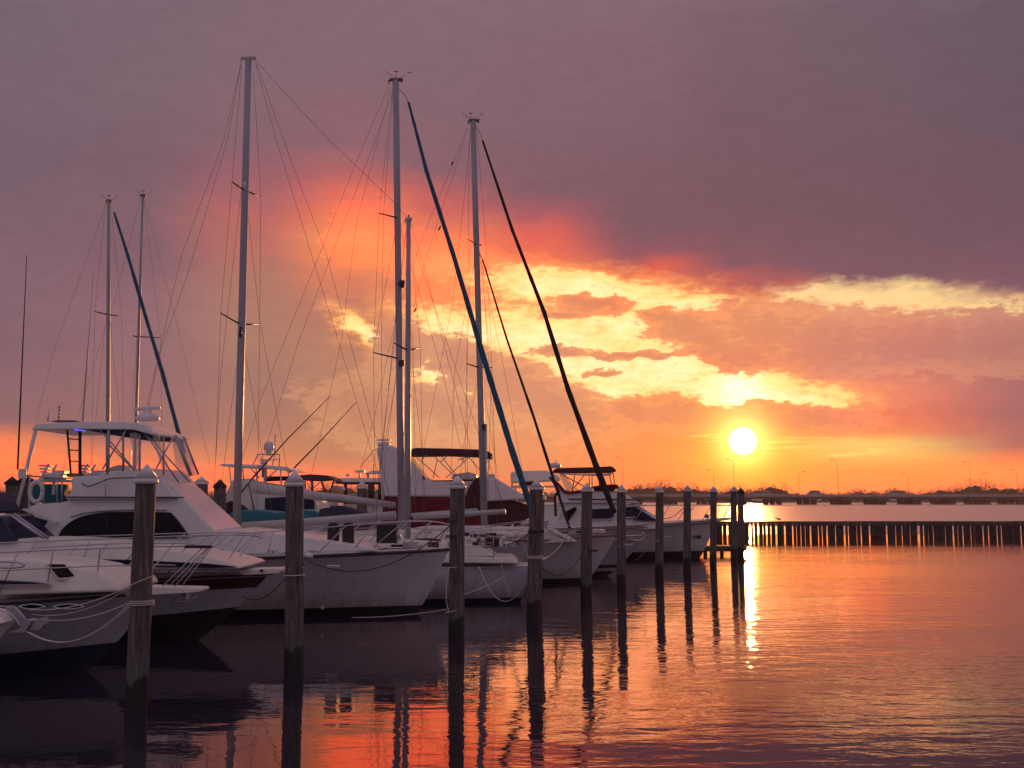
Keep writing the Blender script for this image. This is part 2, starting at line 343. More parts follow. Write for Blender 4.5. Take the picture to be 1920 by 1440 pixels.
# ---------------------------------------------------------------- mesh helpers
class MB:
    def __init__(s): s.v = []; s.f = []; s.m = []; s.sm = []
    def add(s, vs, fs, mi=0, smooth=False):
        o = len(s.v); s.v += [Vector(p) for p in vs]
        for f in fs: s.f.append([i+o for i in f]); s.m.append(mi); s.sm.append(smooth)
        return s
    def box(s, c, d, rot=None, mi=0):
        c = Vector(c); q = []
        for x in (-1, 1):
            for y in (-1, 1):
                for z in (-1, 1):
                    p = Vector((x*d[0]/2, y*d[1]/2, z*d[2]/2))
                    if rot is not None: p = rot @ p
                    q.append(c+p)
        return s.add(q, [(0,1,3,2),(4,6,7,5),(0,4,5,1),(2,3,7,6),(0,2,6,4),(1,5,7,3)], mi)
    def tube(s, pts, r, n=6, mi=0, smooth=True, oval=1.0):
        pts = [Vector(p) for p in pts]
        if not isinstance(r, (list, tuple)): r = [r]*len(pts)
        N = len(pts); rings = []; up = None
        for i, p in enumerate(pts):
            t = (pts[min(i+1, N-1)] - pts[max(i-1, 0)])
            if t.length < 1e-9: t = Vector((0,0,1))
            t.normalize()
            if up is None:
                up = Vector((0,1,0)) if abs(t.y) < .9 else Vector((1,0,0))
            a = t.cross(up).normalized(); b = a.cross(t).normalized(); up = b
            rings.append([p + a*cos(2*pi*k/n)*r[i]*oval + b*sin(2*pi*k/n)*r[i] for k in range(n)])
        vs = [q for g in rings for q in g]; fs = []
        for i in range(N-1):
            for k in range(n): fs.append((i*n+k, i*n+(k+1) % n, (i+1)*n+(k+1) % n, (i+1)*n+k))
        s.add(vs, fs, mi, smooth)
        o = len(s.v)-len(vs)
        s.f.append([o+k for k in range(n)][::-1]); s.m.append(mi); s.sm.append(False)
        s.f.append([o+(N-1)*n+k for k in range(n)]); s.m.append(mi); s.sm.append(False)
        return s
    def lathe(s, prof, c, n=20, mi=0, smooth=True, axis=None):
        c = Vector(c); vs = []; fs = []
        q = axis.to_track_quat('Z', 'Y').to_matrix() if axis is not None else Matrix.Identity(3)
        for r, z in prof:
            for k in range(n): vs.append(c + q @ Vector((r*cos(2*pi*k/n), r*sin(2*pi*k/n), z)))
        for i in range(len(prof)-1):
            for k in range(n): fs.append((i*n+k, i*n+(k+1) % n, (i+1)*n+(k+1) % n, (i+1)*n+k))
        s.add(vs, fs, mi, smooth)
        o = len(s.v)-len(vs)
        s.f.append([o+k for k in range(n)][::-1]); s.m.append(mi); s.sm.append(False)
        s.f.append([o+(len(prof)-1)*n+k for k in range(n)]); s.m.append(mi); s.sm.append(False)
        return s
    def prof(s, pts, y0, y1, top=0.0, mi=0, zr=None):
        """side outline (x,z) given thickness y0..y1; `top` pulls each side in towards the top"""
        zs = [p[1] for p in pts]; zl, zh = zr or (min(zs), max(zs))
        n = len(pts); vs = []
        for side, y in ((0, y0), (1, y1)):
            for x, z in pts:
                k = (z-zl)/max(1e-6, zh-zl)*top
                vs.append((x, y + (k if side == 0 else -k), z))
        fs = [list(range(n)), list(range(2*n-1, n-1, -1))]
        for i in range(n): fs.append((i, i+n, (i+1) % n+n, (i+1) % n))
        s.add(vs, fs, mi); return s
    def build(s, name, m, parent=None, bevel=0.0, seg=2, autos=False):
        me = bpy.data.meshes.new(name)
        org = Vector((0,0,0))
        root = parent
        while root is not None and root.parent is not None: root = root.parent
        if root is not None: org = root.location.copy()
        me.from_pydata([tuple(p-org) for p in s.v], [], s.f)
        for mm in (m if isinstance(m, (list, tuple)) else [m]): me.materials.append(mm)
        me.polygons.foreach_set('material_index', s.m); me.polygons.foreach_set('use_smooth', s.sm)
        me.update()
        import bmesh
        bm = bmesh.new(); bm.from_mesh(me); bmesh.ops.recalc_face_normals(bm, faces=bm.faces); bm.to_mesh(me); bm.free()
        o = bpy.data.objects.new(name, me); col.objects.link(o)
        if parent is not None: o.parent = parent
        if bevel:
            bv = o.modifiers.new('bevel', 'BEVEL'); bv.width = bevel; bv.segments = seg; bv.limit_method = 'ANGLE'; bv.angle_limit = R(35)
        return o
def tag(o, label=None, cat=None, group=None, kind=None):
    if label: o['label'] = label
    if cat: o['category'] = cat
    if group: o['group'] = group
    if kind: o['kind'] = kind
    return o
def thing(name, label, cat, loc, group=None):
    o = bpy.data.objects.new(name, None); col.objects.link(o); o.location = loc; o.empty_display_size = .2
    return tag(o, label, cat, group)
def setlabel(o, l): o['label'] = l; return o
def part(name, m, parent, pts, r, n=6, **k): return MB().tube(pts, r, n).build(name, m, parent, **k)
def smoothpts(pts, n=6):
    """Catmull-Rom through the points"""
    pts = [Vector(p) for p in pts]; out = []
    P = [pts[0]*2-pts[1]] + pts + [pts[-1]*2-pts[-2]]
    for i in range(1, len(P)-2):
        for k in range(n):
            t = k/n; a, b, c_, d = P[i-1:i+3]
            out.append(.5*((2*b)+(-a+c_)*t+(2*a-5*b+4*c_-d)*t*t+(-a+3*b-3*c_+d)*t**3))
    out.append(pts[-1]); return out
def sag(a, b, s_, n=14):
    a = Vector(a); b = Vector(b)
    return [a.lerp(b, k/n) - Vector((0,0, s_*4*(k/n)*(1-k/n))) for k in range(n+1)]

# hull loft: boats lie along x; the stem profile and flare are lofted from a few numbers
def hull(parent, x0, x1, xw, yc, beam, zs0, zs1, boot0, boot1, mats, draft=.5, plan=.45, pw=2.0, flare=.72, stern=.85, stripe=None, dirx=1, tum=0.0, smin=None, deckm=None, nm='hull', transom=0.0, mid=0.0):
    """x0 transom, x1 bow tip at the sheer, xw stem at the waterline; zs sheer heights; boot paint top heights"""
    NS, NK = 36, 14
    def xend(z):
        zt = zs1; t = z/zt
        if z >= 0: return xw + (x1-xw)*(t**.85)
        return xw + (x1-xw)*t*1.3
    vs = []; m = MB()
    for side in (-1, 1):
        grid = []
        for i in range(NS+1):
            s_ = i/NS
            zs = zs0 + (zs1-zs0)*s_**1.6 - mid*4*s_*(1-s_)
            row = []
            bt = boot0 + (boot1-boot0)*s_**2
            levels = [-draft, -draft*.5, 0, bt*.5, bt]
            if stripe: 
                a0 = zs - stripe[0]; a1 = zs - stripe[1]
                levels += [bt+(a1-bt)*q for q in (.25,.5,.75)] + [a1, (a1+a0)/2, a0, (a0+zs)/2, zs]
            else:
                levels += [bt+(zs-bt)*q for q in (.14,.28,.42,.56,.7,.8,.9,.95,1)]
            for z in levels:
                xe = xend(z)
                xs = x0 - dirx*transom*(z/zs0)
                x = xs + (xe-xs)*s_
                f = 1 if s_ < plan else max(0, 1-((s_-plan)/(1-plan))**pw)
                f *= stern + (1-stern)*min(1, s_/.35)
                q = max(0, (z+draft)/(zs+draft))
                k = s_**1.5
                g = (1-k)*(.55+.45*min(1, (q*1.9))**.6) + k*(q**(1/flare if q < 1 else 1))
                if tum: g *= 1 - tum*max(0, (z/zs)-.55)**2*4
                row.append((x, yc+side*beam/2*f*g, z))
            grid.append(row)
        nl = len(grid[0]); o = len(m.v)
        m.v += [Vector(p) for r in grid for p in r]
        for i in range(NS):
            for k in range(nl-1):
                if stripe:
                    mi = 1 if k < 4 else (2 if 8 <= k < 10 else 0)
                else: mi = 1 if k < 4 else 0
                m.f.append([o+i*nl+k, o+(i+1)*nl+k, o+(i+1)*nl+k+1, o+i*nl+k+1]); m.m.append(mi); m.sm.append(True)
        if side == -1: first = (o, nl)
        sheer = [Vector(r[-1]) for r in grid]
        if side == -1: s1 = sheer
        else: s2 = sheer
    # transom
    oa, nl = first; ob = o
    for k in range(nl-1):
        m.f.append([oa+k, oa+k+1, ob+k+1, ob+k]); m.m.append(1 if k < 4 else 0); m.sm.append(False)
    h = m.build(nm, mats, parent)
    d = MB(); vs = []; fs = []
    for a, b in zip(s1, s2):
        c_ = (a+b)/2; c_.z += .05*abs(a.y-b.y)/beam - .0
        a_ = a.copy(); b_ = b.copy(); a_.z -= .012; b_.z -= .012; c_.z -= .012
        vs += [a_, c_, b_]
    for i in range(len(s1)-1):
        fs += [(3*i, 3*i+1, 3*i+4, 3*i+3), (3*i+1, 3*i+2, 3*i+5, 3*i+4)]
    d.add(vs, fs, 0, True); d.build('deck', deckm or WHITE, parent)
    return s1, s2
def offs(pts, dz=0, dy=0): return [p+Vector((0, dy, dz)) for p in pts]
# ---------------------------------------------------------------- pilings
PIL = [ # x bottom px, x top px, peak py, depth, radius, label, cap
 (255,276,870,16.3,.155,'tall weathered timber piling nearest the camera, white cone cap, ropes wrapped at mid height','w'),
 (551,553,882,19.8,.165,'grey timber piling with white cone cap standing before the middle of the white sportfishing boat','w'),
 (856,858,892,24.5,.170,'timber piling with white cap and dark rope band, just beyond the white sportfishing bow','w'),
 (1000,1006,898,28.4,.178,'timber piling with white cap where the teal furled sail comes down','w'),
 (1099,1101,905,35.0,.178,'white capped timber piling before the white hull, dark dock line tied on','w'),
 (1165,1165,908,39.0,.160,'timber piling with white cap beside the foot of the long black furled sail','w'),
 (1236,1237,910,43.9,.165,'timber piling with white cap in front of the flybridge cruiser windshield','w'),
 (1288,1289,909,48.2,.165,'timber piling with pale rope ring in front of the flybridge cruiser bow','w'),
 (1337,1338,911,53.2,.160,'timber piling with white cap beside the stem of the flybridge cruiser','w'),
 (1376,1376,911,58.0,.175,'far timber piling with white cap immediately left of the sun glitter','w'),
 (1389,1389,914,60.5,.19,'thick dark piling pressed behind the last white capped one, dark cap','d'),
 (1006,1013,919,33.5,.15,'short timber piling half hidden behind the one at the teal furled sail','w'),
]
GP = 'timber mooring pilings in a row'
def piling(xb, xt, py, Y, r, label, cap, group=GP):
    b = K(xb, 1100, Y); top = K(xt, py, Y); ztop = top.z
    xb_ = K(xb, 935+HC*2000/Y, Y).x
    t = thing('mooring_piling', label, 'piling', (xb_, Y, 0), group)
    h = .30 if cap == 'w' else .34
    m = MB(); zz = [-1.5, 0, .5, ztop*.5, ztop-h+.04]; N = 22; ph = random.random()*6
    rings = []
    for j in range(19):
        z = -1.5 + (ztop-h+.04+1.5)*j/18; f = z/ztop
        for k in range(N):
            a = 2*pi*k/N
            rr = r*(1.07-.10*max(0, f))*(1+.022*sin(3*a+ph+z*.7)+.012*sin(7*a+ph*2+z*2.1))
            rings.append((xb_+(top.x-xb_)*max(0, f)+rr*cos(a), Y+rr*sin(a), z))
    fs = [(j*N+k, j*N+(k+1) % N, (j+1)*N+(k+1) % N, (j+1)*N+k) for j in range(18) for k in range(N)]
    m.add(rings, fs, 0, True); m.build('post', PILE, t)
    c = MB(); rc = r*1.10
    c.lathe([(rc*1.04, 0), (rc*1.05, .075)], (top.x, Y, ztop-h), 24)
    c.lathe([(rc*1.05, .075), (.012, h)], (top.x, Y, ztop-h), 24)
    c.build('cap', CAPW if cap == 'w' else CAPD, t)
    return t
pilings = [piling(*p) for p in PIL]
back = [(23,23,893,44,.26,'dark capped piling left of a pair behind the sportfishing stern','d'),
        (50,50,889,44.8,.30,'dark capped piling right of a pair behind the sportfishing stern','d'),
        (378,378,893,40,.24,'white capped piling behind the sloping windshield of the sportfishing boat','w'),
        (413,413,898,41,.23,'black capped dark piling just left of the tall ketch mast','d'),
        (678,679,902,43,.21,'white capped piling behind the long booms, left of the twin masts','w')]
for p in back: piling(*p, group='pilings standing behind the moored boats')

def wrap(parent, cx, cy, r, z, n=3, m=ROPEW, rr=.011, dz=.028, tilt=.0):
    pts = []
    for i in range(n*20+1):
        a = 2*pi*i/20
        pts.append((cx+(r+rr)*cos(a), cy+(r+rr)*sin(a), z+dz*i/20+tilt*cos(a)))
    return MB().tube(pts, rr, 5).build('rope_wrap', m, parent)
def dockline(label, pts, m=ROPEW, r=.011, wraps=()):
    t = thing('dock_line', label, 'rope', pts[0], 'dock lines between boats and pilings')
    MB().tube(pts, r, 6).build('rope', m, t)
    for w_ in wraps: wrap(t, *w_[:5], m=m, rr=r, **(w_[5] if len(w_) > 5 else {}))
    return t

# ---------------------------------------------------------------- far shore, bridge, breakwater
m = MB(); xs = [-1400+i*100 for i in range(29)]
for i in range(28):
    a = 880+10*sin(i*1.7); b = 880+10*sin((i+1)*1.7)
    m.add([(xs[i],a,-.5),(xs[i+1],b,-.5),(xs[i+1],b+6,1.4),(xs[i],a+6,1.4),(xs[i+1],2600,5),(xs[i],2600,5)], [(0,1,2,3),(3,2,4,5)])
SHORE = mat('shore ground', (.06,.045,.035), .9, var=.3, vscale=.05)
tag(m.build('shore', SHORE), kind='structure')
FOL = mat('bare winter treetops', (.075,.034,.038), .95, var=.4, vscale=.15)
rng = random.Random(3)
m = MB(); x = -760.0
def crownh(x):
    px = 960 + x*2000/905
    k = 12.0 + 3.2*sin(px*.011) + 2.2*sin(px*.031+1) + 1.3*sin(px*.083)
    if 1180 < px < 1260: k += 2
    if 1440 < px < 1475: k += 3
    if 1530 < px < 1560 or 1280<px<1300: k += 2
    return k
while x < 760:
    for row in range(2):
        Y = 905 + row*22 + rng.uniform(-8, 8); h = max(6, crownh(x)*(.78+.35*rng.random())); rw = rng.uniform(4, 7.5)
        cx = x + rng.uniform(-3, 3)
        for _ in range(230):
            u = rng.uniform(0, 2*pi); v = rng.random()**.5
            th = rng.random()*pi*.5; zz = h*.45 + (h*.52)*sin(th)*rng.random()**.85
            wd = rw*cos(asin(min(.98, max(0, (zz-h*.45)/(h*.55)))))
            p = Vector((cx+cos(u)*wd*v, Y+sin(u)*wd*v, zz)); s_ = rng.uniform(.3, .8)
            q = [p+Vector((rng.uniform(-1,1), rng.uniform(-.5,.5), rng.uniform(-1,1)))*s_ for _ in range(3)]
            m.add(q, [(0,1,2)])
    # low solid brush
    m.add([(x-5, 912, .5),(x+5,912,.5),(x+5,913,h*.62+rng.uniform(-1,1)),(x,913.5,h*.72),(x-5,913,h*.6)], [(0,1,2,3,4)])
    x += 5.0
tag(m.build('far_trees', FOL), 'distant line of bare brown trees along the far shore', 'trees', kind='stuff')
# two low houses among the trees
HSW = mat('far house wall', (.6,.55,.52), .7); HSR = mat('far house roof', (.2,.15,.14), .8)
for px, wd, lab in ((1428,15,'low pale house by the far shore, nearest the sun reflection'),(1527,9,'small pale house by the far shore left of the tall street lamp'),(1683,12,'pale house by the far shore below the short middle lamp')):
    c = K(px, 918, 893); t = thing('far_house', lab, 'house', (c.x, 893, 1.4), 'houses on the far shore')
    MB().box((c.x, 893, 4.4), (wd, 7, 6)).build('wall', HSW, t)
    MB().prof([(c.x-wd/2-.5, 7.4),(c.x+wd/2+.5, 7.4),(c.x+wd/2-2, 10),(c.x-wd/2+2, 10)], 889, 897).build('roof', HSR, t)
# road bridge on pile bents
YB = 576
t = thing('road_bridge', 'long low concrete road bridge on pile bents crossing the bay', 'bridge', (150, YB, 0))
PAR = mat('pale parapet concrete', (.42,.36,.36), .85, var=.1, vscale=.2)
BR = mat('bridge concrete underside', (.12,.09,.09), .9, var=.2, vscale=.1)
for k, (yy, nm) in enumerate(((YB, 'near'), (YB+15, 'far'))):
    MB().box((100, yy+5.5, 4.3), (900, 11, .5)).build('deck', PAR, t)
    m = MB()
    for q in range(5): m.box((100, yy+1.2+q*2.15, 3.55), (900, .6, 1.0))
    m.build('girders', BR, t)
    m = MB().box((100, yy-.1, 4.95), (900, .3, .8)); m.box((100, yy-.1, 5.75), (900, .12, .12))
    for i in range(300): m.box((-350+i*3, yy-.1, 5.52), (.15, .15, .35))
    m.build('parapet', PAR, t)
bx = 18.72; x0 = K(1459, 935, YB).x - bx*24
for i in range(46):
    x = x0 + i*bx
    if x > 360: break
    m = MB()
    for yy in (YB, YB+15):
        m.box((x, yy+5.5, 2.65), (4.6, 11.5, .8))
        for q in range(5):
            for dx in (-1.8, 1.8): m.box((x+dx, yy+.8+q*2.35, .7), (.62, .62, 3.4))
    m.build('pile_bent', BR, t)
LAMP = mat('lamp post metal', (.10,.08,.08), .6, metal=.3)
def lamp(px, py, Y, zb, side, lab, grp):
    p = K(px, py, Y); t = thing('street_lamp', lab, 'street lamp', (p.x, Y, zb), grp)
    h = p.z - zb; r = .11*Y/576
    MB().tube([(p.x, Y, zb), (p.x, Y, zb+h*.86)], [r, r*.7], 6).build('post', LAMP, t)
    a = smoothpts([(p.x, Y, zb+h*.84), (p.x+side*.3, Y, zb+h*.93), (p.x+side*1.3, Y, zb+h*.985), (p.x+side*2.6, Y, zb+h)], 4)
    MB().tube(a, r*.6, 5).build('arm', LAMP, t)
    MB().box((p.x+side*3.1, Y, zb+h-.05), (1.3, .5, .3)).build('lamp_head', LAMP, t, bevel=.08)
for px, py, lab in ((1167,855,'tall bridge lamp just right of the maroon bimini cruiser'),(1375,861,'tall bridge lamp directly beneath the sun'),(1570,862,'tall bridge lamp between the sun and the right edge'),(1818,866,'tall bridge lamp nearest the right edge')):
    lamp(px, py, YB+1, 4.5, -1, lab, 'tall lamps along the bridge')
for px, py, s_, lab in ((1338,881,-1,'short lamp left of the tall one beneath the sun'),(1497,884,1,'short lamp left of the middle tall lamp'),(1702,888,-1,'short faint lamp midway along the right part of the bridge'),(1839,887,1,'short lamp just right of the last tall lamp'),(1239,900,1,'faint stub lamp above the flybridge cruiser windshield'),(1906,880,-1,'short lamp at the right edge of the photo')):
    lamp(px, py, YB+27, 4.5, s_, lab, 'short lamps on the far carriageway')
m = MB().box((100, YB+27.5, 4.3), (900, 3, .45)).build('service_walkway', CONC, t)

# breakwater of timber sheet piling with gaps of light
YW = 92.5
def wx(px): return K(px, 1000, YW).x
gaps = [(1355,.05),(1364,.12),(1371,.06),(1407,.14),(1414,.08),(1422,.12),(1431,.04),(1438,.13),(1446,.09),(1456,.15),(1472,.14),(1487,.12),(1494,.05),(1502,.06),(1510,.04),(1520,.14),(1535,.08),(1542,.07),(1551,.13),(1567,.06),(1584,.15),(1591,.10),(1607,.04),(1615,.10),(1631,.13),(1638,.04),(1663,.13),(1680,.05),(1692,.06),(1707,.04),(1723,.22),(1732,.10),(1741,.04),(1750,.10),(1773,.04),(1788,.13),(1797,.12),(1806,.10),(1821,.06),(1828,.03),(1844,.10),(1854,.11),(1870,.08),(1878,.10),(1887,.03),(1901,.05),(1915,.10),(1933,.1),(1950,.08),(1972,.1),(1990,.12),(2020,.06),(2050,.1)]
t = thing('breakwater_wall', 'long low timber sheet pile breakwater with slits of light between planks', 'breakwater', (wx(1640), YW, 0))
edges = [wx(1336)]; m = MB(); rng = random.Random(5)
segs = []
cur = wx(1336)
for px, g_ in gaps: 
    c_ = wx(px); segs.append((cur, c_-g_/2)); cur = c_+g_/2
segs.append((cur, wx(2080)))
for a, b in segs:
    n = max(1, round((b-a)/.28)); wdt = (b-a)/n
    for k in range(n):
        lean = rng.uniform(-.012, .012)
        m.add([(a+k*wdt+dx*(wdt-.006)+lean*zz, YW+rng.uniform(0,.0)+dy*.08+(k % 2)*.03, zz) for zz in (-2, 1.08+0*rng.random()) for dx, dy in ((0,0),(1,0),(1,1),(0,1))],
              [(0,1,2,3),(4,7,6,5),(0,4,5,1),(1,5,6,2),(2,6,7,3),(3,7,4,0)])
m.build('sheet_planks', DARKW, t)
m = MB(); xx = wx(1336)
while xx < wx(2080):
    L = rng.uniform(3.2, 4.4); m.box((xx+L/2, YW-.10, 1.14+rng.uniform(-.015,.015)), (L-.02, .26, .22)); m.box((xx+L/2, YW-.12, .93+rng.uniform(-.01,.01)), (L-.02, .12, .16)); xx += L
m.build('cap_beam', mat('cap beam timber', (.10,.075,.07), .9, var=.4, vscale=2, bump=.6), t)
xx = wx(1340)
k = 0
while xx < wx(2080) and k < 95:
    m = MB().tube([(xx, YW-.22, -1), (xx, YW-.22, 1.12+rng.uniform(-.10,.10))], .085, 8); m.build('pile', DARKW, t); xx += rng.choice((1.1, 2.2, 2.3, 2.8)); k += 1
# gull on the wall
g0 = K(1460, 977, YW); gx = g0.x; gz = 1.26
t = thing('seagull', 'small pale gull standing on top of the breakwater', 'gull', (gx, YW-.1, gz))
m = MB(); m.lathe([(.002,-.22),(.05,-.17),(.095,-.06),(.10,.05),(.06,.15),(.045,.20),(.055,.25),(.05,.30),(.02,.34),(.004,.39)], (gx, YW-.1, gz+.17), 10, axis=Vector((-.93,0,.28)))
m.build('body', mat('gull feathers', (.55,.5,.52), .8), t)
MB().tube([(gx-.02,YW-.13,gz),(gx-.02,YW-.13,gz+.12)],.008,5).build('leg', TEAK, t); MB().tube([(gx-.02,YW-.07,gz),(gx-.02,YW-.07,gz+.12)],.008,5).build('leg', TEAK, t)

# low finger pier between the far pilings
t = thing('finger_pier', 'low dark timber finger pier at the water line by the far pilings', 'pier', (K(1385,1040,60).x, 60, 0))
a = K(1180,1040,62).x; b = K(1396,1040,62).x
MB().box(((a+b)/2, 62.0, .42), (b-a, 1.5, .14)).build('planking', DARKW, t)
MB().box(((a+b)/2, 61.2, .30), (b-a, .12, .22)).build('fascia', DARKW, t)
for i in range(7):
    x = a+(b-a)*(i+.5)/7; MB().tube([(x,61.4,-1),(x,61.4,.33)], .11, 8).build('leg', DARKW, t)
# main dock behind the boats on the left
t = thing('main_dock', 'dark timber walkway running behind the sterns of the moored boats', 'dock', (-20, 49, 0))
MB().box((-20, 50, .95), (44, 2.4, .18)).build('planking', DARKW, t)
for i in range(10): MB().tube([(-40+i*4.5, 49.2, -1), (-40+i*4.5, 49.2, .88)], .14, 8).build('leg', DARKW, t)
# ---------------------------------------------------------------- boats
def rail(parent, top, feet, m=STEEL, r=.014, mid=None, name='bow_rail'):
    """one welded rail: top tube, optional mid tube, stanchions"""
    mb = MB().tube(smoothpts(top, 5), r, 6)
    if mid: mb.tube(smoothpts(mid, 5), r*.8, 6)
    o = mb.build(name, m, parent)
    for a, b in feet: MB().tube([a, b], r*.9, 6).build('stanchion', m, o)
    return o
def both(yc, f):
    return f(1), f(-1)
def mirrorY(pts, yc): return [Vector((p.x, 2*yc-p.y, p.z)) for p in pts]
def KK(pts, Y): return [K(a, b, Y) for a, b in pts]
def XZ(pts, Y): return [(K(a, b, Y).x, K(a, b, Y).z) for a, b in pts]

def XM(pts, Yz): return [(K(a, b, Yx).x, K(a, b, Yz).z) for a, b, Yx in pts]
def coil(parent, c, r=.16, m=ROPEW, n=4):
    pts = [(c.x+r*cos(a)*(1+.06*sin(3*a)), c.y+r*sin(a), c.z+.012*a/2/pi*3) for a in [2*pi*k/16 for k in range(16*n+1)]]
    MB().tube(pts, .016, 5).build('coiled_line', m, parent)
def bag(parent, c, L, r, m, ang=0):
    pts = [c+Vector((L*(k/8-.5)*cos(ang), 0, L*(k/8-.5)*sin(ang))) for k in range(9)]
    MB().tube(pts, [r*.3,r*.8,r,r*.95,r*1.05,r,r*.9,r*.75,r*.25], 10).build('sail_bag', m, parent)
def cowl(parent, c, s=.12):
    MB().tube(smoothpts([c, c+Vector((0,0,s*1.2)), c+Vector((s*.4,0,s*2.0)), c+Vector((s*1.1,0,s*2.2))], 4), [s*.5]*8+[s*.55,s*.65,s*.75,s*.85,s*.95], 10).build('cowl_vent', HEAD, parent)
def clutter(parent, Y, seed, x0, x1, py, n):
    g = random.Random(seed)
    for k in range(n):
        px = x0+(x1-x0)*(k+g.random())/n; c = K(px, py+g.uniform(-3,3), Y+g.uniform(-1.1,.3)); q = k % 5
        if q == 0: coil(parent, c, g.uniform(.12,.2), ROPEW if g.random() < .6 else ROPED)
        elif q == 1: bag(parent, c+Vector((0,0,.1)), g.uniform(.7,1.3), g.uniform(.10,.16), (CANVB, CANVN, CREAM, RUB)[g.randrange(4)], g.uniform(-.1,.1))
        elif q == 2: cowl(parent, c)
        elif q == 3: MB().lathe([(.07,0),(.09,.04),(.06,.09),(.075,.15)], c, 12).build('winch', STEEL, parent)
        else: MB().box(c+Vector((0,0,.08)), (.45,.5,.14)).build('deck_box', (HEAD, PLAST)[g.randrange(2)], parent, bevel=.02)
    for k in range(3):                                   # sheets led along the deck
        a = K(x0+g.uniform(0,40), py+2, Y-1.3+k*.4); b = K(x1-g.uniform(0,60), py-2-3*k, Y-1.2+k*.4)
        MB().tube(smoothpts([a, a.lerp(b,.35)+Vector((0,.15,-.03)), a.lerp(b,.7)+Vector((0,-.1,.02)), b], 5), .013, 5).build('sheet_line', ROPEW if k != 1 else ROPED, parent)
